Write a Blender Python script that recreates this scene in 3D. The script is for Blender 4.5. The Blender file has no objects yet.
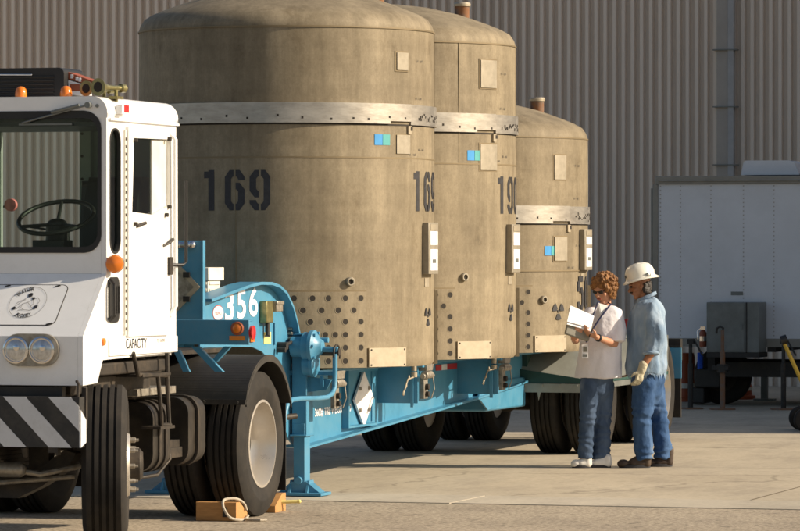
import bpy, bmesh, math, random
from mathutils import Vector, Matrix, noise
random.seed(7)
R = math.radians
scene = bpy.context.scene
C = scene.collection

# ------------------------------------------------------------------ camera, sky, sun, exposure
CAM_F, CAM_Y0, CAM_H = 4200.0, 250.0, 1.93          # focal length in photo pixels, horizon row, eye height
cam = bpy.data.cameras.new('camera'); cam_o = bpy.data.objects.new('camera', cam); C.objects.link(cam_o)
cam.sensor_width = 36; cam.lens = 36*CAM_F/800
cam.clip_start = 0.5; cam.clip_end = 2000
cam_o.location = (0, 0, CAM_H)
cam_o.rotation_euler = (R(90), 0, 0)
cam.shift_y = -(265.6-CAM_Y0)/800
cam.dof.use_dof = True; cam.dof.focus_distance = 36.5; cam.dof.aperture_fstop = 11.0
scene.camera = cam_o

SUN_EL = 27.0
SH = Vector((0.992, -0.125, 0)).normalized()          # horizontal direction towards the sun
sun = bpy.data.lights.new('sun', 'SUN'); sun_o = bpy.data.objects.new('sun', sun); C.objects.link(sun_o)
sun.energy = 4.6; sun.angle = R(0.5); sun.color = (1.0, 0.85, 0.65)
sd = Vector((SH.x*math.cos(R(SUN_EL)), SH.y*math.cos(R(SUN_EL)), math.sin(R(SUN_EL))))
sun_o.rotation_euler = sd.to_track_quat('Z', 'Y').to_euler()
world = bpy.data.worlds.new('World'); scene.world = world; world.use_nodes = True
wn = world.node_tree.nodes; wl = world.node_tree.links
sky = wn.new('ShaderNodeTexSky'); sky.sky_type = 'NISHITA'; sky.sun_disc = False; sky.air_density = 1.0; sky.dust_density = 2.5; sky.ozone_density = .4
sky.sun_elevation = R(SUN_EL); sky.sun_rotation = math.atan2(SH.x, SH.y)
bg = wn['Background']; bg.inputs[1].default_value = 0.078
wl.new(sky.outputs[0], bg.inputs[0])
scene.view_settings.view_transform = 'Standard'; scene.view_settings.look = 'None'
scene.view_settings.gamma = 1; scene.view_settings.use_curve_mapping = False
scene.view_settings.exposure = 0.48
scene.render.engine = 'CYCLES'

# ------------------------------------------------------------------ frames (a = across to the right, b = away, z = up)
class Frame:
    def __init__(s, x, y, deg):
        s.x, s.y, s.deg = x, y, deg; t = R(deg)
        s.v = (math.cos(t), -math.sin(t)); s.u = (math.sin(t), math.cos(t))
    def w(s, a, b, z=0): return Vector((s.x+a*s.v[0]+b*s.u[0], s.y+a*s.v[1]+b*s.u[1], z))
    def on_a(s, a, px, py):           # measure (b, z) of a photo point known to lie in the plane a
        k = (px-400)/CAM_F; p = s.w(a, 0); b = (k*p.y-p.x)/(s.u[0]-k*s.u[1]); Y = s.w(a, b).y
        return b, CAM_H-(py-CAM_Y0)*Y/CAM_F
    def on_b(s, b, px, py):
        k = (px-400)/CAM_F; p = s.w(0, b); a = (k*p.y-p.x)/(s.v[0]-k*s.v[1]); Y = s.w(a, b).y
        return a, CAM_H-(py-CAM_Y0)*Y/CAM_F
TR = Frame(-.923, 34.15, 17)       # the semitrailer, origin under the first cask
TK = Frame(-2.04, 30.74, 16.5)     # the yard tractor, origin under its rear axle
WO = Frame(0, 0, 0)

# ------------------------------------------------------------------ materials
def nodes_of(name):
    m = bpy.data.materials.new(name); m.use_nodes = True
    nt = m.node_tree; return m, nt, nt.nodes, nt.links, nt.nodes['Principled BSDF']
def mat(name, col, rough=.6, metal=0., var=.12, scale=6., bump=0., bscale=None, col2=None, stretch=(1, 1, 1), spec=.5,
        dirt=0., dirt_col=(.05, .04, .03), dirt_scale=2.5, coat=0.):
    m, nt, N, L, P = nodes_of(name)
    P.inputs['Roughness'].default_value = rough; P.inputs['Metallic'].default_value = metal
    P.inputs['Specular IOR Level'].default_value = spec
    if coat: P.inputs['Coat Weight'].default_value = coat; P.inputs['Coat Roughness'].default_value = .12
    tc = N.new('ShaderNodeTexCoord'); mp = N.new('ShaderNodeMapping'); mp.inputs['Scale'].default_value = stretch
    L.new(tc.outputs['Object'], mp.inputs[0])
    nz = N.new('ShaderNodeTexNoise'); nz.inputs['Scale'].default_value = scale; nz.inputs['Detail'].default_value = 8
    nz.inputs['Roughness'].default_value = .65
    L.new(mp.outputs[0], nz.inputs[0])
    rp = N.new('ShaderNodeValToRGB'); L.new(nz.outputs[0], rp.inputs[0])
    c2 = col2 if col2 else tuple(c*(1-var) for c in col); c1 = col if col2 else tuple(min(1, c*(1+var)) for c in col)
    rp.color_ramp.elements[0].position = .3; rp.color_ramp.elements[1].position = .7
    rp.color_ramp.elements[0].color = (*c2, 1); rp.color_ramp.elements[1].color = (*c1, 1)
    out = rp.outputs[0]
    if dirt:
        n2 = N.new('ShaderNodeTexNoise'); n2.inputs['Scale'].default_value = dirt_scale; n2.inputs['Detail'].default_value = 10
        n2.inputs['Roughness'].default_value = .75
        L.new(mp.outputs[0], n2.inputs[0])
        r2 = N.new('ShaderNodeValToRGB'); r2.color_ramp.elements[0].position = .48; r2.color_ramp.elements[1].position = .72
        L.new(n2.outputs[0], r2.inputs[0])
        ml = N.new('ShaderNodeMath'); ml.operation = 'MULTIPLY'; ml.inputs[1].default_value = dirt; L.new(r2.outputs[0], ml.inputs[0])
        mx = N.new('ShaderNodeMix'); mx.data_type = 'RGBA'; L.new(ml.outputs[0], mx.inputs[0]); L.new(out, mx.inputs[6])
        mx.inputs[7].default_value = (*dirt_col, 1); out = mx.outputs[2]
    L.new(out, P.inputs['Base Color'])
    rr = N.new('ShaderNodeMapRange'); rr.inputs[3].default_value = max(.03, rough-.1); rr.inputs[4].default_value = min(1, rough+.1)
    L.new(nz.outputs[0], rr.inputs[0]); L.new(rr.outputs[0], P.inputs['Roughness'])
    if bump:
        nb = N.new('ShaderNodeTexNoise'); nb.inputs['Scale'].default_value = bscale or scale*5; nb.inputs['Detail'].default_value = 6
        L.new(mp.outputs[0], nb.inputs[0])
        bp = N.new('ShaderNodeBump'); bp.inputs['Strength'].default_value = 1; bp.inputs['Distance'].default_value = bump
        L.new(nb.outputs[0], bp.inputs['Height']); L.new(bp.outputs[0], P.inputs['Normal'])
    return m

def cask_material():
    m, nt, N, L, P = nodes_of('weathered_steel')
    P.inputs['Metallic'].default_value = .08; P.inputs['Specular IOR Level'].default_value = .3
    tc = N.new('ShaderNodeTexCoord')
    oi = N.new('ShaderNodeObjectInfo')
    def nz(scale, stretch, detail=8, rough=.6):
        mp = N.new('ShaderNodeMapping'); mp.inputs['Scale'].default_value = stretch
        ad = N.new('ShaderNodeVectorMath'); ad.operation = 'ADD'
        L.new(tc.outputs['Object'], ad.inputs[0]); L.new(oi.outputs['Location'], ad.inputs[1])
        L.new(ad.outputs[0], mp.inputs[0])
        n = N.new('ShaderNodeTexNoise'); n.inputs['Scale'].default_value = scale; n.inputs['Detail'].default_value = detail
        n.inputs['Roughness'].default_value = rough; L.new(mp.outputs[0], n.inputs[0]); return n
    def ramp(src, a, b, ca, cb):
        r = N.new('ShaderNodeValToRGB'); r.color_ramp.elements[0].position = a; r.color_ramp.elements[1].position = b
        r.color_ramp.elements[0].color = (*ca, 1); r.color_ramp.elements[1].color = (*cb, 1); L.new(src, r.inputs[0]); return r.outputs[0]
    def mul(a, b, f=1.0):
        x = N.new('ShaderNodeMix'); x.data_type = 'RGBA'; x.blend_type = 'MULTIPLY'; x.inputs[0].default_value = f
        L.new(a, x.inputs[6]); L.new(b, x.inputs[7]); return x.outputs[2]
    base = ramp(nz(1.4, (1, 1, 1)).outputs[0], .3, .7, (.212, .180, .130), (.305, .262, .190))
    streak = ramp(nz(5, (1, 1, .08), 6, .7).outputs[0], .35, .65, (.76, .74, .70), (1.10, 1.08, 1.05))
    band = ramp(nz(4, (.12, .12, 2.2), 4, .6).outputs[0], .3, .7, (.90, .89, .87), (1.04, 1.04, 1.03))
    spk = ramp(nz(60, (1, 1, 1), 3, .6).outputs[0], .3, .7, (.93, .92, .90), (1.05, 1.05, 1.05))
    blot = ramp(nz(3.2, (1, 1, .6), 10, .75).outputs[0], .55, .74, (1, 1, 1), (.62, .58, .52))
    fine = ramp(nz(13, (1, 1, .7), 10, .8).outputs[0], .36, .64, (.84, .83, .81), (1.10, 1.10, 1.09))
    scuff = ramp(nz(7, (.5, .5, 2.6), 12, .85).outputs[0], .60, .72, (1, 1, 1), (.76, .73, .68))
    c = mul(mul(mul(mul(mul(mul(base, streak), band), spk), blot), fine), scuff)
    L.new(c, P.inputs['Base Color'])
    rr = N.new('ShaderNodeMapRange'); rr.inputs[3].default_value = .55; rr.inputs[4].default_value = .8
    L.new(nz(3, (1, 1, .3)).outputs[0], rr.inputs[0]); L.new(rr.outputs[0], P.inputs['Roughness'])
    bp = N.new('ShaderNodeBump'); bp.inputs['Distance'].default_value = .004; bp.inputs['Strength'].default_value = .8
    L.new(nz(2.2, (1, 1, .7), 4, .5).outputs[0], bp.inputs['Height'])
    bp2 = N.new('ShaderNodeBump'); bp2.inputs['Distance'].default_value = .0006; L.new(nz(90, (1, 1, 1), 3).outputs[0], bp2.inputs['Height'])
    L.new(bp.outputs[0], bp2.inputs['Normal']); L.new(bp2.outputs[0], P.inputs['Normal'])
    return m

def ground_material(name, c1, c2, speck, speck_amt, bump, crack=0., stain=.35):
    m, nt, N, L, P = nodes_of(name)
    P.inputs['Roughness'].default_value = .9; P.inputs['Specular IOR Level'].default_value = .25
    tc = N.new('ShaderNodeTexCoord')
    def nz(scale, d=8, r=.6, st=(1, 1, 1)):
        mp = N.new('ShaderNodeMapping'); mp.inputs['Scale'].default_value = st; mp.inputs['Rotation'].default_value = (0, 0, R(17))
        L.new(tc.outputs['Object'], mp.inputs[0])
        n = N.new('ShaderNodeTexNoise'); n.inputs['Scale'].default_value = scale; n.inputs['Detail'].default_value = d
        n.inputs['Roughness'].default_value = r; L.new(mp.outputs[0], n.inputs[0]); return n.outputs[0]
    def ramp(src, a, b, ca, cb):
        r = N.new('ShaderNodeValToRGB'); r.color_ramp.elements[0].position = a; r.color_ramp.elements[1].position = b
        r.color_ramp.elements[0].color = (*ca, 1); r.color_ramp.elements[1].color = (*cb, 1); L.new(src, r.inputs[0]); return r.outputs[0]
    def mul(a, b, f=1.0):
        x = N.new('ShaderNodeMix'); x.data_type = 'RGBA'; x.blend_type = 'MULTIPLY'; x.inputs[0].default_value = f
        L.new(a, x.inputs[6]); L.new(b, x.inputs[7]); return x.outputs[2]
    c = ramp(nz(.5), .32, .68, c1, c2)
    c = mul(c, ramp(nz(2.0, 10, .7, (1, .35, 1)), .46, .72, (1, 1, 1), (1-stain, 1-stain, 1-stain*.9)))
    c = mul(c, ramp(nz(speck, 3, .6), .34, .66, (1-speck_amt,)*3, (1+speck_amt*.7,)*3))
    c = mul(c, ramp(nz(speck*.28, 2, .5), .60, .70, (1, 1, 1), (1-speck_amt*1.1,)*3))
    if crack:
        vo = N.new('ShaderNodeTexVoronoi'); vo.feature = 'DISTANCE_TO_EDGE'; vo.inputs['Scale'].default_value = .22
        wv = N.new('ShaderNodeVectorMath'); wv.operation = 'MULTIPLY_ADD'; n3 = N.new('ShaderNodeTexNoise'); n3.inputs['Scale'].default_value = 2.2; n3.inputs['Detail'].default_value = 6
        L.new(tc.outputs['Object'], n3.inputs[0]); L.new(n3.outputs[1], wv.inputs[0]); wv.inputs[1].default_value = (.7, .7, .7); L.new(tc.outputs['Object'], wv.inputs[2])
        L.new(wv.outputs[0], vo.inputs[0])
        c = mul(c, ramp(vo.outputs[0], .0015, .006, (1-crack,)*3, (1, 1, 1)))
    L.new(c, P.inputs['Base Color'])
    bp = N.new('ShaderNodeBump'); bp.inputs['Distance'].default_value = bump; L.new(nz(speck*.8, 4), bp.inputs['Height']); L.new(bp.outputs[0], P.inputs['Normal'])
    return m

def glass_material(name, tint=(.9, .96, .93), ior=1.5, dark=1.0):
    m, nt, N, L, P = nodes_of(name); N.remove(P); out = N['Material Output']
    tr = N.new('ShaderNodeBsdfTransparent'); tr.inputs[0].default_value = (*[t*dark for t in tint], 1)
    gl = N.new('ShaderNodeBsdfGlossy'); gl.inputs['Roughness'].default_value = .02
    fr = N.new('ShaderNodeFresnel'); fr.inputs[0].default_value = ior
    mx = N.new('ShaderNodeMixShader'); L.new(fr.outputs[0], mx.inputs[0]); L.new(tr.outputs[0], mx.inputs[1]); L.new(gl.outputs[0], mx.inputs[2])
    L.new(mx.outputs[0], out.inputs[0]); return m

def denim_material(name, c1, c2, fade):
    m, nt, N, L, P = nodes_of(name); P.inputs['Roughness'].default_value = .92; P.inputs['Specular IOR Level'].default_value = .15
    tc = N.new('ShaderNodeTexCoord')
    def nz(scale, d=6, st=(1, 1, 1)):
        mp = N.new('ShaderNodeMapping'); mp.inputs['Scale'].default_value = st; L.new(tc.outputs['Object'], mp.inputs[0])
        n = N.new('ShaderNodeTexNoise'); n.inputs['Scale'].default_value = scale; n.inputs['Detail'].default_value = d; L.new(mp.outputs[0], n.inputs[0]); return n
    rp = N.new('ShaderNodeValToRGB'); rp.color_ramp.elements[0].position = .35; rp.color_ramp.elements[1].position = .66
    rp.color_ramp.elements[0].color = (*c1, 1); rp.color_ramp.elements[1].color = (*c2, 1); L.new(nz(9, 8, (1, 1, .45)).outputs[0], rp.inputs[0])
    r2 = N.new('ShaderNodeValToRGB'); r2.color_ramp.elements[0].position = .56; r2.color_ramp.elements[1].position = .72
    L.new(nz(5, 8, (1, 1, .5)).outputs[0], r2.inputs[0])
    mx = N.new('ShaderNodeMix'); mx.data_type = 'RGBA'; mx.inputs[7].default_value = (*fade, 1)
    ml = N.new('ShaderNodeMath'); ml.operation = 'MULTIPLY'; ml.inputs[1].default_value = .55; L.new(r2.outputs[0], ml.inputs[0])
    L.new(ml.outputs[0], mx.inputs[0]); L.new(rp.outputs[0], mx.inputs[6]); L.new(mx.outputs[2], P.inputs['Base Color'])
    bp = N.new('ShaderNodeBump'); bp.inputs['Distance'].default_value = .02; L.new(nz(11, 4, (1, 1, .8)).outputs[0], bp.inputs['Height']); L.new(bp.outputs[0], P.inputs['Normal'])
    return m

M = dict(
    steel=cask_material(),
    band=mat('brushed_band', (.50, .475, .43), .38, .65, col2=(.32, .30, .27), scale=5, stretch=(1, 1, 3), bump=.0006, dirt=.25, dirt_col=(.16, .13, .09), dirt_scale=9),
    seam=mat('weld_seam', (.20, .155, .09), .6, .3),
    plate=mat('bare_steel_plate', (.50, .44, .335), .45, .5, col2=(.38, .33, .25), scale=7, bump=.0005),
    tile=mat('dull_steel_tile', (.37, .33, .26), .5, .4, col2=(.27, .24, .185), scale=14),
    hole=mat('dark_hole', (.022, .017, .012), .8),
    stencil=mat('black_stencil_paint', (.022, .022, .026), .6, var=.4, scale=30),
    blue_tag=mat('blue_sticker', (.03, .27, .62), .4), teal_tag=mat('teal_sticker', (.07, .36, .36), .4),
    white_tag=mat('white_sheet', (.78, .78, .80), .35), red_tag=mat('red_print', (.45, .03, .03), .5),
    orange_tag=mat('orange_print', (.75, .25, .03), .5), yellow_tag=mat('yellow_print', (.72, .62, .22), .5),
    blue=mat('blue_trailer_paint', (.064, .250, .405), .40, 0, var=.18, scale=4, bump=.0008, bscale=30, dirt=.42, dirt_col=(.13, .17, .17), dirt_scale=4, spec=.5),
    rust=mat('worn_blue_steel', (.07, .17, .22), .6, .2, col2=(.12, .08, .05), scale=9),
    black=mat('black_frame_paint', (.018, .016, .014), .55, 0, var=.4, scale=8, dirt=.35, dirt_col=(.08, .062, .04), dirt_scale=5, bump=.001),
    grime=mat('greasy_steel', (.045, .036, .027), .6, .2, col2=(.016, .014, .012), scale=9, bump=.002, dirt=.4, dirt_col=(.13, .095, .06), dirt_scale=7),
    fender=mat('dusty_fender', (.030, .028, .025), .55, 0, var=.2, scale=5, dirt=.35, dirt_col=(.12, .10, .07)),
    tank=mat('dusty_black_tank', (.022, .019, .016), .40, 0, var=.35, scale=6, dirt=.5, dirt_col=(.085, .066, .044), dirt_scale=4),
    tyre=mat('tyre_rubber', (.021, .019, .017), .8, 0, var=.3, scale=9, dirt=.45, dirt_col=(.062, .050, .036), dirt_scale=4, bump=.0008, bscale=120, spec=.3),
    rim=mat('painted_rim', (.62, .58, .52), .30, .6, var=.12, scale=6, dirt=.30, dirt_col=(.22, .17, .11), dirt_scale=6),
    white=mat('white_cab_paint', (.83, .83, .82), .32, 0, var=.04, scale=3, dirt=.16, dirt_col=(.45, .42, .36), dirt_scale=5, coat=.2, bump=.0004, bscale=5),
    cream=mat('aged_white_paint', (.66, .64, .56), .5, dirt=.2, dirt_col=(.4, .34, .24)),
    inner=mat('pale_green_interior', (.22, .27, .24), .6, var=.1),
    rubber=mat('black_rubber', (.012, .012, .012), .5), chrome=mat('chrome', (.75, .75, .76), .12, 1., var=.05),
    lens=mat('clear_lamp_lens', (.55, .57, .58), .08, .6, var=.25, scale=50),
    amber=mat('amber_lens', (.72, .19, .015), .15, coat=.5, var=.1), redlamp=mat('dull_red_reflector', (.42, .13, .12), .5), red=mat('red_lens', (.5, .02, .02), .15, coat=.5),
    rustred=mat('faded_red_panel', (.30, .075, .03), .5, dirt=.3), brass=mat('dull_brass', (.36, .32, .15), .35, .7, var=.2, col2=(.16, .15, .06), scale=20),
    bstripe=mat('bumper_black', (.022, .021, .02), .55, var=.3, dirt=.35, dirt_col=(.10, .085, .06), dirt_scale=6), wstripe=mat('bumper_white', (.60, .61, .62), .5, var=.05, dirt=.3, dirt_col=(.30, .28, .24), dirt_scale=7),
    wood=mat('pine_block', (.52, .28, .10), .75, col2=(.36, .18, .06), scale=10, stretch=(1, 8, 8), bump=.001),
    rope=mat('grey_rope', (.45, .40, .32), .9, bump=.004, bscale=150),
    galv=mat('galvanised_clamp', (.45, .42, .36), .45, .6, col2=(.22, .19, .15), scale=25),
    corr=mat('brown_corrugated_steel', (.75, .645, .54), .5, .0, var=.05, scale=1.2, dirt=.22, dirt_col=(.53, .45, .37), dirt_scale=1.0, stretch=(1, 1, .25)),
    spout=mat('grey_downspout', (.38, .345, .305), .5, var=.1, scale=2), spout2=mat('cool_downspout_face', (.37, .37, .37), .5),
    boxwall=mat('grey_white_panel', (.68, .69, .71), .45, 0, var=.05, scale=2, dirt=.3, dirt_col=(.52, .52, .52), dirt_scale=1.5), boxrail=mat('tan_rail', (.27, .25, .21), .5),
    cabinet=mat('grey_steel_cabinet', (.17, .18, .17), .45, .3, var=.25, scale=4), orange=mat('orange_plastic', (.34, .065, .015), .5),
    rusty=mat('rusty_pipe', (.25, .10, .03), .8, col2=(.16, .13, .11), scale=14), yellow=mat('yellow_paint', (.55, .36, .03), .5, dirt=.3),
    hose=mat('blue_hose', (.02, .10, .55), .4), greenrail=mat('dark_green_rail', (.022, .070, .060), .45, dirt=.3, dirt_col=(.07, .08, .06)),
    greyfender=mat('grey_green_fender', (.30, .31, .28), .5, dirt=.25, dirt_col=(.15, .13, .1)),
    glass=glass_material('cab_glass'), glassd=glass_material('green_side_glass', (.72, .80, .75), 1.5),
    skin=mat('skin', (.50, .25, .15), .5, var=.08, scale=14), skind=mat('tanned_skin', (.30, .135, .07), .5, var=.1, scale=14),
    hair=mat('auburn_hair', (.40, .185, .055), .6, col2=(.085, .034, .012), scale=34, bump=.014, bscale=90, stretch=(1, 1, .5)), hairb=mat('black_hair', (.014, .010, .008), .5, bump=.008, bscale=80),
    shirtw=mat('white_smock', (.74, .72, .76), .85, var=.04, scale=5, bump=.016, bscale=10), tee=mat('white_tee', (.8, .8, .78), .9),
    chambray=denim_material('faded_chambray', (.17, .25, .36), (.30, .39, .49), (.46, .52, .58)),
    jeans=denim_material('blue_jeans', (.030, .070, .165), (.065, .125, .25), (.25, .33, .44)),
    jeansw=denim_material('washed_jeans', (.045, .072, .125), (.085, .125, .20), (.30, .36, .44)),
    hat=mat('hard_hat_shell', (.80, .79, .70), .3, var=.03, coat=.3), glove=mat('canvas_glove', (.56, .52, .38), .9, col2=(.36, .33, .24), scale=30, bump=.006, bscale=50),
    leather=mat('brown_boot_leather', (.045, .027, .018), .6, dirt=.4, dirt_col=(.14, .10, .06), bump=.003), shoe=mat('white_trainer', (.72, .70, .66), .6, dirt=.2, dirt_col=(.4, .38, .34)),
    sole=mat('dark_sole', (.03, .03, .035), .8), paper=mat('paper_sheets', (.84, .84, .86), .8, var=.02), board=mat('grey_clip_case', (.20, .19, .155), .5), lanyard=mat('navy_lanyard', (.015, .02, .07), .7),
    eye=mat('dark_eye', (.02, .015, .012), .2), lip=mat('lips', (.38, .09, .07), .5),
)

# ------------------------------------------------------------------ mesh helpers
class MB:
    def __init__(s): s.v = []; s.f = []; s.m = []; s.s = []
    def add(s, vs, fs, mi=0, smooth=False):
        o = len(s.v); s.v += [tuple(v) for v in vs]
        for f in fs: s.f.append([o+i for i in f]); s.m.append(mi); s.s.append(smooth)
        return s
    def box(s, a0, a1, b0, b1, z0, z1, mi=0):
        vs = [(x, y, z) for z in (z0, z1) for y in (b0, b1) for x in (a0, a1)]
        return s.add(vs, [(0, 2, 3, 1), (4, 5, 7, 6), (0, 1, 5, 4), (2, 6, 7, 3), (0, 4, 6, 2), (1, 3, 7, 5)], mi)
    def prism(s, poly, axis, c0, c1, mi=0, smooth=False):
        """poly of 2D points; axis 'a': points are (b,z) extruded along a; 'b': (a,z); 'z': (a,b)"""
        def P(p, c): return {'a': (c, p[0], p[1]), 'b': (p[0], c, p[1]), 'z': (p[0], p[1], c)}[axis]
        n = len(poly); vs = [P(p, c0) for p in poly]+[P(p, c1) for p in poly]
        s.add(vs, [list(range(n))[::-1], list(range(n, 2*n))], mi)
        s.add(vs, [(i, (i+1) % n, n+(i+1) % n, n+i) for i in range(n)], mi, smooth); return s
    def lathe(s, prof, c, axis=(1, 0, 0), n=64, mi=0, smooth=True, closed=False, mfun=None, caps=True):
        """prof [(r, t)], t along the axis from point c"""
        ax = Vector(axis).normalized(); up = Vector((0, 0, 1)) if abs(ax.z) < .9 else Vector((0, 1, 0))
        e1 = ax.cross(up).normalized(); e2 = ax.cross(e1); c = Vector(c)
        vs = []
        for r, t in prof:
            for i in range(n):
                q = 2*math.pi*i/n; vs.append(c+ax*t+(e1*math.cos(q)+e2*math.sin(q))*r)
        k = len(prof); o = len(s.v); s.v += [tuple(v) for v in vs]
        for j in range(k-1 if not closed else k):
            for i in range(n):
                a = o+j*n+i; b = o+j*n+(i+1) % n; j2 = (j+1) % k
                s.f.append([a, b, o+j2*n+(i+1) % n, o+j2*n+i]); s.m.append(mfun(j) if mfun else mi); s.s.append(smooth)
        if not closed and caps:
            for j, rev in ((0, True), (k-1, False)):
                if prof[j][0] > 1e-6:
                    f = [o+j*n+i for i in range(n)]; s.f.append(f[::-1] if rev else f); s.m.append(mfun(min(j, k-2)) if mfun else mi); s.s.append(False)
        return s
    def cyl(s, p0, p1, r0, r1=None, n=16, mi=0):
        p0 = Vector(p0); p1 = Vector(p1); r1 = r0 if r1 is None else r1
        return s.lathe([(r0, 0), (r1, (p1-p0).length)], p0, p1-p0, n, mi)
    def tube(s, pts, r, n=10, mi=0, closed=False):
        pts = [Vector(p) for p in pts]; k = len(pts); o = len(s.v)
        prev = None
        for i, p in enumerate(pts):
            if closed: t = pts[(i+1) % k]-pts[i-1]
            else: t = pts[min(i+1, k-1)]-pts[max(i-1, 0)]
            t.normalize()
            if prev is None: e = t.orthogonal().normalized()
            else: e = (prev-t*prev.dot(t)).normalized()
            prev = e; g = t.cross(e); rr = r[i] if isinstance(r, (list, tuple)) else r
            for j in range(n):
                q = 2*math.pi*j/n; s.v.append(tuple(p+(e*math.cos(q)+g*math.sin(q))*rr))
        for i in range(k if closed else k-1):
            for j in range(n):
                a = o+i*n+j; b = o+i*n+(j+1) % n; i2 = (i+1) % k
                s.f.append([a, b, o+i2*n+(j+1) % n, o+i2*n+j]); s.m.append(mi); s.s.append(True)
        if not closed:
            s.f.append([o+j for j in range(n)][::-1]); s.m.append(mi); s.s.append(False)
            s.f.append([o+(k-1)*n+j for j in range(n)]); s.m.append(mi); s.s.append(False)
        return s
    def ell(s, c, r, n=16, mi=0, rot=None):
        c = Vector(c); r = (r, r, r) if not hasattr(r, '__len__') else r
        vs = []; k = max(6, n//2)
        for j in range(k+1):
            th = math.pi*j/k
            for i in range(n):
                q = 2*math.pi*i/n; p = Vector((r[0]*math.sin(th)*math.cos(q), r[1]*math.sin(th)*math.sin(q), r[2]*math.cos(th)))
                if rot: p = rot @ p
                vs.append(c+p)
        fs = [(j*n+i, (j+1)*n+i, (j+1)*n+(i+1) % n, j*n+(i+1) % n) for j in range(k) for i in range(n)]
        return s.add(vs, fs, mi, True)
    def cap(s, p0, r0, p1, r1, n=14):      # tapered capsule
        p0 = Vector(p0); p1 = Vector(p1); s.ell(p0, r0, n); s.ell(p1, r1, n); return s.cyl(p0, p1, r0, r1, n)
    def rings(s, rs, n=28, mi=0):           # rs: (centre, rx, ry, rotz deg)
        o = len(s.v)
        for c, rx, ry, rz in rs:
            q0 = R(rz)
            for i in range(n):
                q = 2*math.pi*i/n; x = rx*math.cos(q); y = ry*math.sin(q)
                s.v.append((c[0]+x*math.cos(q0)-y*math.sin(q0), c[1]+x*math.sin(q0)+y*math.cos(q0), c[2]))
        k = len(rs)
        for j in range(k-1):
            for i in range(n): s.f.append([o+j*n+i, o+j*n+(i+1) % n, o+(j+1)*n+(i+1) % n, o+(j+1)*n+i]); s.m.append(mi); s.s.append(True)
        s.f.append([o+i for i in range(n)][::-1]); s.m.append(mi); s.s.append(True)
        s.f.append([o+(k-1)*n+i for i in range(n)]); s.m.append(mi); s.s.append(True)
        return s
    def merge(s, ob, fn=lambda p: p, mi=0, smooth=False):
        me = ob if isinstance(ob, bpy.types.Mesh) else ob.data
        return s.add([fn(v.co) for v in me.vertices], [list(p.vertices) for p in me.polygons], mi, smooth)
    def mesh(s, name, origin=(0, 0, 0), fixn=True):
        me = bpy.data.meshes.new(name)
        me.from_pydata([(v[0]-origin[0], v[1]-origin[1], v[2]-origin[2]) for v in s.v], [], s.f)
        me.polygons.foreach_set('material_index', s.m); me.polygons.foreach_set('use_smooth', s.s)
        if fixn:
            bm = bmesh.new(); bm.from_mesh(me); bmesh.ops.recalc_face_normals(bm, faces=bm.faces[:]); bm.to_mesh(me); bm.free()
        me.update(); return me

def finish(o, bevel=0., sharp=True):
    if sharp: o.data.set_sharp_from_angle(angle=R(38))
    if bevel:
        md = o.modifiers.new('bevel', 'BEVEL'); md.width = bevel; md.segments = 2; md.limit_method = 'ANGLE'; md.angle_limit = R(40)

class Thing:
    def __init__(s, name, label, cat, fr=WO, base=(0, 0, 0), group=None, rot=0):
        o = bpy.data.objects.new(name, None); o.empty_display_size = .2; C.objects.link(o)
        o.location = fr.w(*base); o.rotation_euler = (0, 0, -R(fr.deg)+rot)
        o['label'] = label; o['category'] = cat
        if group: o['group'] = group
        s.o = o; s.base = base
    def part(s, name, mb, mats, parent=None, bevel=0., fixn=True, label=None):
        me = mb.mesh(name, s.base, fixn) if isinstance(mb, MB) else mb
        for k in (mats if isinstance(mats, (list, tuple)) else [mats]): me.materials.append(M[k])
        o = bpy.data.objects.new(name, me); C.objects.link(o); o.parent = parent or s.o
        finish(o, bevel)
        if label: o['label'] = label
        return o

def single(name, label, cat, fr, base, mb, mats, group=None, bevel=0., kind=None):
    me = mb.mesh(name, base)
    for k in (mats if isinstance(mats, (list, tuple)) else [mats]): me.materials.append(M[k] if isinstance(k, str) else k)
    o = bpy.data.objects.new(name, me); C.objects.link(o)
    o.location = fr.w(*base); o.rotation_euler = (0, 0, -R(fr.deg))
    if label: o['label'] = label; o['category'] = cat
    if group: o['group'] = group
    if kind: o['kind'] = kind
    finish(o, bevel); return o

def outline_mesh(loops, depth):      # filled outline with holes, thickness 2*depth, in the XY plane
    cu = bpy.data.curves.new('tmp', 'CURVE'); cu.dimensions = '2D'; cu.fill_mode = 'BOTH'; cu.extrude = depth
    for lp in loops:
        sp = cu.splines.new('POLY'); sp.points.add(len(lp)-1); sp.use_cyclic_u = True
        for i, p in enumerate(lp): sp.points[i].co = (p[0], p[1], 0, 1)
    o = bpy.data.objects.new('tmp', cu); C.objects.link(o)
    dg = bpy.context.evaluated_depsgraph_get(); me = bpy.data.meshes.new_from_object(o.evaluated_get(dg))
    bpy.data.objects.remove(o); bpy.data.curves.remove(cu); return me
def panel(mb, loops, axis, c0, c1, mi=0):
    me = outline_mesh(loops, .5); 
    def fn(p):
        c = c0+(p.z+.5)*(c1-c0)
        return {'a': (c, p.x, p.y), 'b': (p.x, c, p.y), 'z': (p.x, p.y, c)}[axis]
    mb.merge(me, fn, mi); bpy.data.meshes.remove(me); return mb
def rrect(x0, x1, y0, y1, r, n=5):
    pts = []
    for cx, cy, q0 in ((x1-r, y1-r, 0), (x0+r, y1-r, 90), (x0+r, y0+r, 180), (x1-r, y0+r, 270)):
        for i in range(n+1):
            q = R(q0+90*i/n); pts.append((cx+r*math.cos(q), cy+r*math.sin(q)))
    return pts
_tc = {}
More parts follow.
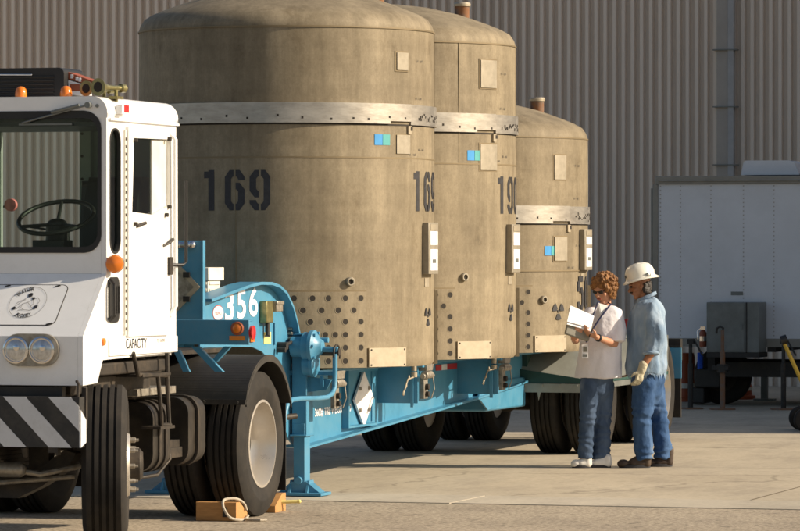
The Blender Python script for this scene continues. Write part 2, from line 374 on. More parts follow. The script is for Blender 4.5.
def text_mesh(body, bold=0., extrude=.0):
    key = (body, bold)
    if key in _tc: return _tc[key]
    cu = bpy.data.curves.new('txt', 'FONT'); cu.body = body; cu.size = 1; cu.align_x = 'CENTER'; cu.align_y = 'CENTER'; cu.offset = bold; cu.resolution_u = 4
    o = bpy.data.objects.new('txt', cu); C.objects.link(o); dg = bpy.context.evaluated_depsgraph_get()
    me = bpy.data.meshes.new_from_object(o.evaluated_get(dg)); bpy.data.objects.remove(o)
    xs = [v.co.x for v in me.vertices]; ys = [v.co.y for v in me.vertices]
    cx = (min(xs)+max(xs))/2; cy = (min(ys)+max(ys))/2; w = max(xs)-min(xs); h = max(ys)-min(ys)
    for v in me.vertices: v.co = ((v.co.x-cx)/w, (v.co.y-cy)/h, 0)        # unit box
    _tc[key] = me; return me
def put_text(mb, body, W, Hh, fn, mi=0, bold=0.):
    """fn(x, y) -> 3D point; x along the writing, y up"""
    return mb.merge(text_mesh(body, bold), lambda p: fn(p.x*W, p.y*Hh), mi)
def on_a_text(a, bc, zc, slope=0): return lambda x, y: (a, bc+x, zc+y+x*slope)       # read from +a side
def on_b_text(b, ac, zc): return lambda x, y: (ac+x, b, zc+y)

def remeshed(name, mb, voxel, smooth=4, origin=(0, 0, 0), disp=None):
    me = mb.mesh(name, origin); o = bpy.data.objects.new('tmp', me); C.objects.link(o)
    md = o.modifiers.new('r', 'REMESH'); md.mode = 'VOXEL'; md.voxel_size = voxel; md.use_smooth_shade = True
    ms = o.modifiers.new('s', 'SMOOTH'); ms.iterations = smooth; ms.factor = .5
    dg = bpy.context.evaluated_depsgraph_get(); res = bpy.data.meshes.new_from_object(o.evaluated_get(dg))
    bpy.data.objects.remove(o); res.name = name
    if disp:
        nr = [v.normal.copy() for v in res.vertices]
        for v, n in zip(res.vertices, nr): v.co += n*disp(v.co, n)
    for p in res.polygons: p.use_smooth = True
    res.materials.clear(); return res

# ================================================================== SETTING
apron_m = ground_material('tan_concrete', (.40, .345, .262), (.515, .45, .342), 22, .10, .0015, crack=.35, stain=.24)  # warm tan concrete with random stains and hairline cracks
asph_m = ground_material('worn_aggregate', (.345, .29, .218), (.455, .385, .29), 30, .42, .004, stain=.22)
gut_m = ground_material('pale_gutter_concrete', (.42, .375, .295), (.51, .455, .365), 26, .08, .0015, stain=.2)
g = MB(); g.add([(-400, -150, 0), (400, -150, 0), (400, 900, 0), (-400, 900, 0)], [(0, 1, 2, 3)])
single('ground', None, None, WO, (0, 0, 0), g, [asph_m], kind='structure')
E0, E1 = -1.75, -.74
g = MB(); g.add([(-60, E1, .004), (60, E1, .004), (60, 60, .004), (-60, 60, .004)], [(0, 1, 2, 3)])
single('pavement', None, None, TR, (0, 0, 0), g, [apron_m], kind='structure')
g = MB()
xs = [-60+i*3.05+.9 for i in range(40)]
for x in xs: g.box(x+.008, x+3.042, E0, E1-.006, -.05, .006)
single('gutter_strip', None, None, TR, (0, 0, 0), g, [gut_m], kind='structure')
# faded yellow line traces and tar joints in the apron
g = MB()
for b, w in ((3.9, .012), (9.8, .014), (17.5, .014)): g.add([(-30, b, .008), (30, b, .008), (30, b+w, .008), (-30, b+w, .008)], [(0, 1, 2, 3)])
for a in (-8.2, -2.1, 4.0, 10.1): g.add([(a, E1+.02, .008), (a+.012, E1+.02, .008), (a+.012, 3.88, .008), (a, 3.88, .008)], [(0, 1, 2, 3)])
jm = mat('dark_joint', (.16, .125, .085), .9)
single('pavement_joints', None, None, TR, (0, 0, 0), g, [jm], kind='structure')

WALL_B = 25.9
def corrugated(mb, a0, a1, b, z0, z1, p=.134, d=.085):
    pts = []; n = int((a1-a0)/p)
    for i in range(n):
        x = a0+i*p
        pts += [(x, b), (x+p*.34, b), (x+p*.44, b+d), (x+p*.88, b+d), (x+p*.985, b)]
    o = len(mb.v)
    for x, y in pts: mb.v += [(x, y, z0), (x, y, z1)]
    for i in range(len(pts)-1):
        k = o+2*i; mb.f.append([k, k+2, k+3, k+1]); mb.m.append(0); mb.s.append(False)
hall = Thing('warehouse', 'large brown corrugated metal building filling the background behind the casks', 'building', TR, (0, WALL_B, 0))
w = MB(); corrugated(w, -22, 16, WALL_B, 0, 9)
hall.part('wall', w, 'corr', fixn=False)
w = MB(); w.box(-22, 16, WALL_B+.13, WALL_B+14, 0, 8.98); hall.part('building_core', w, 'corr')
w = MB(); w.box(-22, 16, WALL_B-.12, WALL_B+14.2, 9.0, 9.25); hall.part('roof', w, 'corr')
dsp = Thing('downspout', 'tall flat grey downspout strapped to the corrugated wall above the box trailer', 'downspout', TR, (TR.on_b(WALL_B-.1, 726, 0)[0], WALL_B-.1, 0))
a0 = TR.on_b(WALL_B-.1, 716.5, 0)[0]; a1 = TR.on_b(WALL_B-.1, 728, 0)[0]; a2 = TR.on_b(WALL_B-.1, 734, 0)[0]
w = MB(); w.box(a0, a1, WALL_B-.10, WALL_B-.005, .1, 8.9, 0); w.box(a1+.002, a2, WALL_B-.13, WALL_B-.006, .1, 8.9, 1); dsp.part('pipe', w, ['spout', 'spout2'], bevel=.006)
for py in (50, 107, 165, 225):
    z = TR.on_b(WALL_B, 726, py)[1]; w = MB(); w.box(a0-.05, a2+.05, WALL_B-.14, WALL_B-.004, z-.008, z+.008); dsp.part('strap', w, 'cabinet')
# the wing of the hall that stands right of the frame and shades the back of the yard
wing = Thing('side_building', 'tall brown metal building wing shading the yard behind the box trailer', 'building', WO, (16, 43.2, 0))
w = MB(); w.box(10.5, 26, 43.2, 54.5, 0, 9); wing.part('wall', w, 'corr')
w = MB(); w.box(10.3, 26.2, 43.05, 54.7, 9, 9.3); wing.part('roof', w, 'corr')

# ================================================================== CASKS
def strokes(ch):
    L = [[(.235, .915), (.17, .915), (.085, .80), (.085, .20), (.17, .085), (.235, .085)]]
    Rr = [[(.285, .915), (.35, .915), (.435, .80), (.435, .20), (.35, .085), (.285, .085)]]
    rhook = [[(.285, .915), (.35, .915), (.435, .80), (.435, .745)]]
    rlow = [[(.285, .60), (.35, .60), (.435, .49), (.435, .20), (.35, .085), (.285, .085)]]
    if ch == '0': return L+Rr
    if ch == '6': return L+rhook+rlow
    if ch == '9': return [[(.52-x, 1-y) for x, y in s] for s in strokes('6')]
    if ch == '1': return [[(.22, .88), (.06, .88)], [(.27, 1.0), (.27, 0.0)]]
    if ch == '5': return [[(.46, .92), (.085, .92)], [(.085, .86), (.085, .56)], [(.17, .60), (.235, .60)]]+rlow+[[(.235, .085), (.17, .085), (.085, .20), (.085, .27)]]
def thick(poly, t):
    L = []; Rr = []
    n = len(poly)
    for i, p in enumerate(poly):
        p = Vector(p); d0 = (Vector(poly[i])-Vector(poly[i-1])).normalized() if i else None
        d1 = (Vector(poly[i+1])-Vector(poly[i])).normalized() if i < n-1 else None
        d = (d0+d1).normalized() if d0 and d1 else (d0 or d1); nn = Vector((-d.y, d.x)); k = 1/max(.5, nn.dot(Vector((-(d1 or d0).y, (d1 or d0).x))))
        L.append(p+nn*t/2*k); Rr.append(p-nn*t/2*k)
    return L, Rr
def number(mb, txt, h, adv, fn, t=.165, mi=0):
    x = -(len(txt)-1)*adv/2-.26*h
    for ch in txt:
        for st in strokes(ch):
            L, Rr = thick(st, t)
            for i in range(len(L)-1):
                q = [L[i], L[i+1], Rr[i+1], Rr[i]]
                mb.add([fn(x+p.x*h, (p.y-.5)*h) for p in q], [(0, 1, 2, 3)], mi)
        x += adv
CR = 1.2
def make_cask(b, top, num, label, half):
    T = Thing('transport_cask', label, 'cask', TR, (0, b, 1.0), 'steel transport casks standing on the blue trailer')
    def cy(ps, z, r=CR): q = R(ps); return (r*math.sin(q), b-r*math.cos(q), z)
    def wrap(psc, zc, r=CR+.004): return lambda x, y: cy(psc+math.degrees(x/CR), zc+y, r)
    def patch(mb, p0, p1, z0, z1, r0, r1, mi=0, rnd=0):
        n = max(2, int(abs(p1-p0)/2)); vs = []
        for i in range(n+1):
            p = p0+(p1-p0)*i/n; vs += [cy(p, z0, r0), cy(p, z1, r0), cy(p, z1, r1), cy(p, z0, r1)]
        fs = []
        for i in range(n):
            k = 4*i
            for q in range(4): fs.append((k+q, k+4+q, k+4+(q+1) % 4, k+(q+1) % 4))
        fs += [(0, 1, 2, 3), (4*n+3, 4*n+2, 4*n+1, 4*n)]
        mb.add(vs, fs, mi, False)
    zs = top-.38
    body = MB()
    # body surface sags slightly between the seams so that it is not a perfect tube
    zz = [1.0, 1.03]+[1.03+(zs-1.03)*i/40 for i in range(1, 41)]
    n = 192; vs = []; prof = []
    for z in zz: prof.append((CR-.003*math.sin((z-1)*3.1), z))
    prof[0] = (CR-.02, 1.0)
    for r, dz in ((1.196, .02), (1.185, .055), (1.15, .105), (1.08, .145), (.97, .190), (.84, .238), (.71, .28), (.45, .34), (.2, .37), (.0001, .38)): prof.append((r, zs+dz))
    for r, z in prof:
        for i in range(n):
            q = 2*math.pi*i/n; dd = .0035*noise.noise(Vector((math.cos(q)*2.2, math.sin(q)*2.2, z*1.1+b))) if 1.0 < z < zs+.1 else 0
            vs.append(((r+dd)*math.sin(q), b-(r+dd)*math.cos(q), z))
    fs = [(j*n+i, j*n+(i+1) % n, (j+1)*n+(i+1) % n, (j+1)*n+i) for j in range(len(prof)-1) for i in range(n)]
    fs.append(list(range(n))[::-1]); body.add(vs, fs, 0, True)
    bo = T.part('shell', body, 'steel', fixn=False)
    def ring(z, r, h, ps0=0, ps1=360, mi=0):
        m_ = MB(); patch(m_, ps0, ps1, z-h/2, z+h/2, CR-.01, CR+r, mi); return m_
    zb = (2.17, 2.33) if half else (2.93, 3.09)
    z2 = 1.74 if half else 2.66
    s_ = MB(); 
    for z, r in ((zs, .006), (z2, .005)): patch(s_, 0, 360, z-.006, z+.006, CR-.01, CR+r)
    ps_v = 40 if half else (-1 if num == '169' else 52)
    patch(s_, ps_v, ps_v+.35, (z2 if num != '169' else 1.6), (zs if num != '169' else z2), CR-.01, CR+.004)
    patch(s_, 108, 108.4, z2, zs, CR-.01, CR+.004)
    T.part('weld_seam', s_, 'seam')
    bd = MB(); patch(bd, -120, 61, zb[0], zb[1], CR-.01, CR+.022); patch(bd, 61.02, 73, zb[0]+.022, zb[1], CR-.01, CR+.022); patch(bd, 73.02, 239.9, zb[0]-.004, zb[1]-.004, CR-.01, CR+.020)
    patch(bd, -120, 240, zb[0]-.014, zb[0]-.001, CR-.01, CR+.004, 1)
    for i in range(30):
        p = -60+i*9.3+random.uniform(-2, 2); z = zb[0]+random.uniform(.02, .05); patch(bd, p, p+.8, z, z+.018, CR+.01, CR+.0235, 1)
    for i in range(15):
        p = 78+i*1.6+random.uniform(-.5, .5); z = zb[0]+random.uniform(.015, .075); patch(bd, p, p+random.uniform(.4, .9), z, z+random.uniform(.01, .03), CR+.01, CR+.0235, 1)
    patch(bd, 71.5, 73.5, zb[0]-.075, zb[0]-.012, CR-.01, CR+.018, 2); patch(bd, 73.0, 74.2, zb[0]-.05, zb[0]-.02, CR, CR+.021, 1)
    T.part('closure_band', bd, ['band', 'hole', 'plate'])
    # perforated lifting plates, one each quarter
    zp = 1.60
    for q in (34, 124, 214, 304):
        pm = MB(); P0, P1 = q-15.5, q+15.5
        lp = rrect(-15.5, 15.5, 0, zp-1.0-.003, .0001)
        k = 14
        for i in range(k):
            x0 = P0+(P1-P0)*i/k; x1 = P0+(P1-P0)*(i+1)/k
            cut = 0
            patch(pm, x0, x1, 1.002, zp-cut, CR-.01, CR+.0305)
        rows = [(.55, (-12.8, -6, 0, 6.6, 13)), (.455, (-9.5, -2.6, 3.8, 10)), (.365, (-12.8, -6.8, 0, 6.6, 13)), (.262, (-12.8, -6.5, -1.2, 2.6, 6.6, 13)), (.16, (-12.8, -6.5, 0, 6.6, 13)), (.055, (-12.8, -6.5, 0, 6.6, 13))]
        for dz, cols in rows:
            for c_ in cols:
                psi = q+c_; c0 = Vector(cy(psi, 1.0+dz, CR+.002)); ax = Vector((math.sin(R(psi)), -math.cos(R(psi)), 0))
                pm.lathe([(.028, .0285), (.0275, .0302), (.0245, .0302), (.0225, .0292)], c0, ax, 18, 0, caps=False)
                pm.lathe([(.0235, .0293), (.0001, .0293)], c0, ax, 18, 1, caps=False)
        patch(pm, P0-.55, P1+.55, 1.0025, zp+.012, CR-.01, CR+.0055, 2)
        T.part('perforated_plate', pm, ['steel', 'hole', 'seam'])
    for q in (60, 150, 240, 330):
        pm = MB(); patch(pm, q-9.2, q+9.6, 1.006, 1.155, CR-.01, CR+.024)
        for pp in (-8.2, 8.6):
            for zz_ in (1.02, 1.14): c0 = Vector(cy(q+pp, zz_, CR+.018)); pm.lathe([(.007, .0), (.007, .009), (.0001, .010)], c0, (math.sin(R(q+pp)), -math.cos(R(q+pp)), 0), 10, 1)
        T.part('bare_plate', pm, ['plate', 'hole'])
    # round port plug
    psp = {'169': 43, '190': 54.6, '50': 56}[num]; zpt = {'169': 1.68, '190': 1.70, '50': 1.48}[num]
    for dq in (0, 180):
        pm = MB(); ax = Vector((math.sin(R(psp+dq)), -math.cos(R(psp+dq)), 0)); c0 = Vector(cy(psp+dq, zpt, CR-.01))
        pm.lathe([(.036, 0), (.036, .034), (.030, .040), (.022, .040), (.020, .026), (.0001, .026)], c0, ax, 24, 0, mfun=lambda j: 1 if j == 4 else 0)
        T.part('port_plug', pm, ['tile', 'hole'])
    # square tiles
    for (p, z, w_, h_) in {'169': ((68.5, 3.43, .14, .14), (69, 2.77, .17, .15)), '190': ((69, 3.43, .22, .235), (69, 2.72, .23, .22)), '50': ((66.5, 2.68, .17, .22), (67, 1.94, .18, .215))}[num]:
        tm = MB(); hw = math.degrees(w_/2/CR); patch(tm, p-hw, p+hw, z-h_/2, z+h_/2, CR-.01, CR+.012); patch(tm, p-hw-.7, p+hw+.7, z-h_/2-.012, z+h_/2+.012, CR-.01, CR+.004, 1)
        T.part('name_tile', tm, ['tile', 'seam'])
    st = {'169': (57.5, 2.80), '190': (60, 2.73), '50': (60.5, 1.92)}[num]
    tm = MB(); patch(tm, st[0]-3.6, st[0]+.2, st[1]-.04, st[1]+.045, CR-.01, CR+.0045); patch(tm, st[0]+.4, st[0]+4.0, st[1]-.04, st[1]+.045, CR-.01, CR+.0045, 1)
    T.part('sticker', tm, ['blue_tag', 'teal_tag'], bo)
    for (p, z) in ((81, zs-.25), (82, zb[0]-.20), (75, z2+.03), (80, zs-.55)):
        tm = MB(); put_text(tm, '81 - 160', .10, .018, wrap(p, z, CR+.005)); T.part('small_print', tm, 'stencil', bo)
    # numbers on the four quarters
    for q in (0, 90, 180, 270):
        nm = MB(); zc = 2.40 if not half else 1.53
        number(nm, num, .32, .205 if len(num) == 3 else .21, wrap(q-1.2+(1.5 if half else 0), zc, CR+.006))
        T.part('stencil_number', nm, 'stencil', bo)
    # document holder
    hz0, hz1 = (1.745, 2.12) if half else (1.735, 2.15)
    for q in (90, 270):
        hm = MB(); patch(hm, q-6.2, q+6.2, hz0, hz1, CR-.01, CR+.055, 0); ho = T.part('document_holder', hm, 'tile', bevel=.004)
        sm = MB(); patch(sm, q-4.6, q+4.6, hz0+.03, hz0+.20, CR+.05, CR+.058); patch(sm, q-4.6, q+4.6, hz0+.235, hz1-.07, CR+.05, CR+.058); patch(sm, q-2.6, q+1.5, hz0+.09, hz0+.12, CR+.05, CR+.060, 1)
        patch(sm, q-4.6, q+4.6, hz1-.058, hz1-.015, CR+.05, CR+.0585, 2)
        T.part('paper_sheet', sm, ['white_tag', 'cabinet', 'plate'], ho)
        tm = MB(); patch(tm, q-4, q+1, hz0-.10, hz0-.03, CR-.01, CR+.0035); T.part('label_patch', tm, 'plate')
    # three-bladed radiation sign
    for q, zc in ((90 if not half else 65.5, 1.40 if not half else 1.375),):
        rm = MB(); f = wrap(q, zc, CR+.005)
        for k in range(3):
            q0 = 90+120*k+180
            pts = [(.025*math.cos(R(q0+d)), .025*math.sin(R(q0+d))) for d in (-30, 0, 30)]+[(.082*math.cos(R(q0+d)), .082*math.sin(R(q0+d))) for d in (30, 15, 0, -15, -30)]
            rm.add([f(*p) for p in pts], [list(range(len(pts)))])
        pts = [(.014*math.cos(R(d)), .014*math.sin(R(d))) for d in range(0, 360, 30)]; rm.add([f(*p) for p in pts], [list(range(12))])
        T.part('radiation_sign', rm, 'stencil', bo)
    # vent stub on the dome
    vx, vy = (.70, b+.22)
    vm = MB(); vm.lathe([(.062, -.12), (.062, .075), (.064, .078)], (vx, vy, top-.10), (0, 0, 1), 20, 0); vm.lathe([(.072, .079), (.074, .10), (.066, .112), (.0001, .114)], (vx, vy, top-.10), (0, 0, 1), 20, 1)
    T.part('vent_stub', vm, ['rusty', 'plate'])
    if num == '169':
        vm = MB(); vm.cyl((-.42, b-.55, top-.13), (-.35, b-.6, top-.03), .02); T.part('lifting_eye', vm, 'grime')
    return T
make_cask(0, 4.07, '169', 'tall steel cask stencilled 169, nearest the white tractor', False)
make_cask(2.5, 4.07, '190', 'tall steel cask stencilled 190, between two other casks', False)
make_cask(5.0, 3.33, '50', 'short steel cask at the rear of the trailer, stencilled 50', True)

# ================================================================== WHEELS
def tyre_mb(c, rad, w, nsig, grooves=4, n=120):
    """c = outer face centre, nsig=+1: outer face towards +a"""
    hw = w/2; prof = [(rad*.56, -hw*.72), (rad*.62, -hw*.93), (rad*.80, -hw), (rad*.93, -hw*.93), (rad*.982, -hw*.80)]
    tw = hw*.80; gx = [(-tw+2*tw*(i+1)/(grooves+1)) for i in range(grooves)]
    prof.append((rad*.995, -tw*.96))
    for x in gx: prof += [(rad, x-.0095), (rad-.020, x-.0065), (rad-.020, x+.0065), (rad, x+.0095)]
    prof += [(rad*.995, tw*.96), (rad*.982, hw*.80), (rad*.93, hw*.93), (rad*.80, hw), (rad*.78, hw*1.012), (rad*.77, hw), (rad*.62, hw*.93), (rad*.56, hw*.72)]
    m_ = MB(); m_.lathe(prof, (c[0]-nsig*hw, c[1], c[2]), (1, 0, 0), n, 0, closed=True); return m_
def add_wheel(T, c, rad, w, face, kind, name='wheel', turn=0.):
    """face +1/-1: which side shows its disc. kind: 'front' (hub stands out), 'deep' (dished in)"""
    p = T.base
    e = bpy.data.objects.new(name, None); C.objects.link(e); e.parent = T.o
    cc = Vector((c[0]-face*w/2-p[0], c[1]-p[1], c[2]-p[2])); e.location = cc; e.rotation_euler = (0, 0, turn)
    def part(nm, mb, mt, par=e):
        me = mb.mesh(nm)
        for k in mt: me.materials.append(M[k])
        o = bpy.data.objects.new(nm, me); C.objects.link(o); o.parent = par; finish(o); return o
    t_ = tyre_mb((face*w/2, 0, 0), rad, w, face); part('tyre', t_, ['tyre'])
    f = face; rr = rad*.575; hw = w/2
    rm = MB()
    if kind == 'front':
        rm.lathe([(rr*1.0, -hw*.7*f), (rr*.97, hw*.2*f), (rr*1.03, hw*.80*f), (rr*1.05, hw*.92*f), (rr*1.0, hw*.93*f), (rr*.94, hw*.55*f), (rr*.86, hw*.35*f), (rr*.74, hw*.80*f), (rr*.66, hw*1.10*f), (rr*.38, hw*1.12*f), (.0001, hw*1.12*f)], (0, 0, 0), (1, 0, 0), 48)
        hub = MB(); hub.lathe([(rr*.36, hw*1.08*f), (rr*.35, hw*1.55*f), (rr*.27, hw*1.68*f), (.0001, hw*1.70*f)], (0, 0, 0), (1, 0, 0), 32, 1)
        nr, nx = rr*.56, hw*1.1
    else:
        rm.lathe([(rr*1.0, -hw*.7*f), (rr*.94, -hw*.6*f), (rr*.93, hw*.3*f), (rr*1.03, hw*.80*f), (rr*1.06, hw*.93*f), (rr*1.0, hw*.95*f), (rr*.95, hw*.60*f), (rr*.90, hw*.10*f), (rr*.84, -hw*.35*f), (rr*.70, -hw*.62*f), (rr*.62, -hw*.68*f), (rr*.38, -hw*.68*f), (.0001, -hw*.68*f)], (0, 0, 0), (1, 0, 0), 56)
        hub = MB(); hub.lathe([(rr*.36, -hw*.7*f), (rr*.34, -hw*.1*f), (rr*.26, hw*.1*f), (.0001, hw*.12*f)], (0, 0, 0), (1, 0, 0), 32, 1)
        nr, nx = rr*.52, -hw*.68
    ro = part('rim', rm, ['rim'])
    for i in range(10):
        q = 2*math.pi*i/10; y, z = nr*math.cos(q), nr*math.sin(q); hub.lathe([(.017, 0), (.017, .035), (.009, .037), (.009, .055), (.0001, .056)] if kind == 'front' else [(.017, 0), (.017, .03), (.0001, .031)], (nx*f, y, z), (f, 0, 0), 6, 0, smooth=False)
        if i % 2 == 0:
            y2, z2_ = rr*.77*math.cos(q+.3), rr*.77*math.sin(q+.3)
    part('hub', hub, ['galv', 'grime'])
    if kind == 'deep':
        hm = MB()
        for i in range(10):
            q = 2*math.pi*(i+.5)/10; y, z = rr*.755*math.cos(q), rr*.755*math.sin(q)
            hm.lathe([(.030, 0), (.0001, 0)], (-hw*.49*f, y, z), (f, 0, 0), 14)
        part('hand_hole', hm, ['hole'], ro)
    return e

# ================================================================== SEMITRAILER
ST = Thing('semi_trailer', 'blue low gooseneck semitrailer numbered 356 carrying three steel casks', 'trailer', TR, (0, 4, 0))
A = .45                                     # plane of the near side beam
P = lambda px, py, a=A: TR.on_a(a, px, py)
deck = .988
# near side beam and gooseneck plate, outline measured on the plane a = A
arch = [P(201, 302), P(222, 294), P(240, 287.5), P(251, 284.8), P(262, 285), P(270, 288), P(277, 295), P(283, 308), P(287, 323), P(290.5, 340), P(291.5, 356)]
top = [(P(291.5, 362)[0], deck-.03), (6.0, deck-.03)]
bot = [(6.0, .74), P(500, 387.5), P(470, 397.5), P(434, 408), P(400, 417.5), P(360, 429), P(330, 437.5), P(310, 443), P(300, 446), P(293, 445), P(288, 438), P(283.5, 423), P(281, 405), P(279, 390), P(275, 374), P(269, 360), P(262, 351.5), P(252, 347), P(236, 347), P(200, 349)]
outline = arch+top+bot
for s_, nm in ((1, None), (-1, None)):
    m_ = MB(); panel(m_, [outline], 'a', s_*A-.012*s_, s_*A); o = ST.part('side_plate', m_, 'blue')
    if s_ == 1: near_plate = o
    # flanges
    m_ = MB()
    def flange(pts, w0, w1, t, mi=0):
        for i in range(len(pts)-1):
            p, q = Vector(pts[i]), Vector(pts[i+1]); d = (q-p).normalized(); nn = Vector((-d.y, d.x))*t
            m_.prism([tuple(p), tuple(q), tuple(q+nn), tuple(p+nn)], 'a', w0, w1, mi)
    a0_, a1_ = (A-.09, A+.085) if s_ == 1 else (-A-.085, -A+.09)
    flange(arch, a0_, a1_, .022); ST.part('flange', m_, 'blue')
    m_ = MB(); flange([(6.0, .74)]+bot[1:10], a0_, a1_, .018); ST.part('flange', m_, 'blue')
m_ = MB()
for b in (P(345, 0)[0]+.02, -.05, 1.3, 2.5, 3.75, 5.0): m_.box(-A+.02, A-.02, b, b+.10, .66, deck-.04)
ST.part('cross_member', m_, 'blue')
m_ = MB(); m_.box(-.62, .62, -1.0, 6.2, deck-.028, deck); ST.part('deck', m_, 'blue', bevel=.004)
m_ = MB(); m_.box(-A+.015, A-.015, P(214, 0)[0]+.3, P(288, 0)[0]-.1, 1.36, 1.42); ST.part('gooseneck_deck', m_, 'blue')
# number 356, round emblem, fittings on the gooseneck plate
pl = lambda px, py: P(px, py, A+.004)
def A3(px, py, a): b_, z_ = P(px, py, a); return (a, b_, z_)
c_ = pl(242.5, 305)
m_ = MB()
for ch, px, py in (('3', 229.5, 306), ('5', 241.5, 304), ('6', 253.5, 302)):
    b_, z_ = pl(px, py); put_text(m_, ch, .205, .225, on_a_text(A+.004, b_, z_, .0), bold=.022)
ST.part('unit_number', m_, 'white_tag', near_plate)
m_ = MB(); b_, z_ = pl(218.5, 313)
oval = lambda rb, rz, off: [(A+off, b_+rb*math.cos(k*math.pi/18), z_+rz*math.sin(k*math.pi/18)) for k in range(36)]
m_.add(oval(.115, .052, .003), [list(range(36))]); m_.add(oval(.121, .058, .002), [list(range(36))], 1)
put_text(m_, 'TRUPACT', .16, .024, on_a_text(A+.004, b_, z_-.002), 1)
ST.part('emblem', m_, ['white_tag', 'red_tag'], near_plate)
b0, z0 = pl(260, 323); b1, z1 = pl(269, 301)
m_ = MB(); m_.box(A, A+.06, b0, b1-.06, z0, z1); m_.box(A, A+.085, b1-.05, b1+.10, (z0+z1)/2, (z0+z1)/2+.07, 1); m_.box(A, A+.09, b1-.05, b1+.12, z1-.03, z1, 1); m_.cyl((A+.03, b0+.1, z0), (A+.03, b0+.1, z0-.1), .018, mi=2)
ST.part('valve_block', m_, ['brass', 'galv', 'black'], bevel=.006)
b0, z0 = pl(264, 344); b1, z1 = pl(271, 332)
m_ = MB(); m_.box(A, A+.0045, b0, b1, z0, z1); m_.box(A+.005, A+.006, b0+.02, b1-.02, z1-.04, z1-.02, 1); ST.part('data_plate', m_, ['yellow_tag', 'stencil'], near_plate)
b0, z0 = pl(276, 350); b1, z1 = pl(285, 341); m_ = MB(); m_.cyl((A, b0+.05, z0+.03), (A+.08, b0+.05, z0+.03), .03); m_.cyl((A+.05, b0+.05, z0+.03), (A+.05, b1+.1, z1), .014); m_.cyl((A+.02, b0-.02, z0), (A+.09, b0-.02, z0), .02); ST.part('air_coupling', m_, 'black')
# front cross rail and headboard
FB = -4.35
q = lambda px, py, b=FB: TR.on_b(b, px, py)
ar, z1 = q(249, 320); _, z0 = q(249, 345); al = -1.25
m_ = MB(); m_.box(al, ar, FB, FB+.012, z0, z1); m_.box(al, ar, FB+.012, FB+.09, z1-.012, z1); m_.box(al, ar, FB+.012, FB+.09, z0, z0+.012); m_.box(ar-.012, ar+.001, FB+.013, FB+.09, z0+.013, z1-.013)
cr = ST.part('front_rail', m_, 'blue', bevel=.003)
m_ = MB(); a_, z_ = q(237.6, 328.5); m_.lathe([(.048, 0), (.048, .012), (.042, .018)], (a_, FB, z_), (0, -1, 0), 28, 1); m_.lathe([(.036, .016), (.02, .024), (.0001, .026)], (a_, FB, z_), (0, -1, 0), 28, 0)
ST.part('amber_lamp', m_, ['amber', 'rustred'], cr)
m_ = MB(); a_, z_ = q(237.6, 338.3); m_.box(a_-.06, a_+.055, FB-.006, FB, z_-.016, z_+.016); ST.part('reflector', m_, 'orange_tag', cr)
m_ = MB(); m_.lathe([(.05, .0), (.05, .02), (.0001, .024)], (ar, FB+.045, z1-.09), (1, 0, 0), 20); ST.part('side_lamp', m_, 'red', cr)
m_ = MB(); m_.box(ar, ar+.012, FB+.01, FB+.09, z0+.02, z0+.055); ST.part('side_reflector', m_, 'amber', cr)
# struts below the rail
m_ = MB(); z_b = .98
m_.prism([q(172, 350), q(178, 350), q(188, 372), q(182, 372)], 'b', FB+.02, FB+.06); m_.prism([q(190, 347), q(198, 347), q(222, 372), q(214, 372)], 'b', FB+.02, FB+.06); m_.prism([q(219, 347), q(226, 347), q(212, 362), q(206, 362)], 'b', FB+.1, FB+.14)
ST.part('brace', m_, 'blue')
m_ = MB(); m_.box(-.6, .6, FB+.1, FB+1.2, 1.18, 1.21); m_.cyl((0, -3.59, 1.05), (0, -3.59, 1.2), .045); ST.part('kingpin_plate', m_, 'grime')
hr, zt = q(203, 241); hl, _ = q(120, 241)
m_ = MB(); m_.box(hl, hr-.014, FB+.002, FB+.014, z1+.002, zt); m_.box(hr-.013, hr, FB-.002, FB+.05, z1+.002, zt+.004); m_.box(hl, hr-.014, FB-.001, FB+.05, zt-.01, zt+.003)
hb = ST.part('headboard', m_, 'blue')
# diamond placard frame on the headboard
ca, cz = q(176, 287)
def dia(c, r): return [(c[0], c[1]-r), (c[0]+r, c[1]), (c[0], c[1]+r), (c[0]-r, c[1])]
m_ = MB(); rr_ = q(200.5, 285)[0]-ca; panel(m_, [dia((ca, cz), rr_), dia((ca, cz), rr_-.045)], 'b', FB-.014, FB+.001); m_.merge(outline_mesh([dia((ca, cz), rr_-.04)], .001), lambda p: (p.x, FB-.004+p.z, p.y), 1)
for k_ in (45, 135, 225, 315): a_ = ca+math.cos(R(k_))*rr_*.66; zz_ = cz+math.sin(R(k_))*rr_*.66; m_.box(a_-.025, a_+.025, FB-.026, FB-.012, zz_-.02, zz_+.02, 2)
ST.part('placard_frame', m_, ['plate', 'galv', 'black'], hb)
m_ = MB(); a0_, z0_ = q(180, 245); a1_, _ = q(193, 245); m_.lathe([(.022, 0), (.022, a1_-a0_), ], (a0_, FB-.02, z0_), (1, 0, 0), 16); m_.ell((a0_, FB-.02, z0_), .025); m_.ell((a1_, FB-.02, z0_), .03); ST.part('clearance_lamp', m_, 'chrome', hb)
# ribbed white canister on the gooseneck
b0 = P(208, 0, .30)[0]; _, zt = P(214, 267.5, .30); b1 = P(220, 0, .30)[0]
m_ = MB(); m_.box(.14, .30, b0, b1, 1.42, zt-.10); m_.box(.12, .315, b0-.03, b1+.05, zt-.098, zt)
for i in range(7): zz_ = 1.46+i*.052; m_.box(.301, .309, b0+.02, b1-.02, zz_, zz_+.026); m_.box(.15, .29, b0-.008, b0-.001, zz_, zz_+.026)
ST.part('junction_box', m_, 'cream', bevel=.006)
m_ = MB(); b0 = P(222, 0, .2)[0]; m_.box(.05, .25, b0, b0+1.3, 1.42, P(240, 285, .2)[1]-.02); ST.part('tool_box', m_, 'blue', bevel=.01)
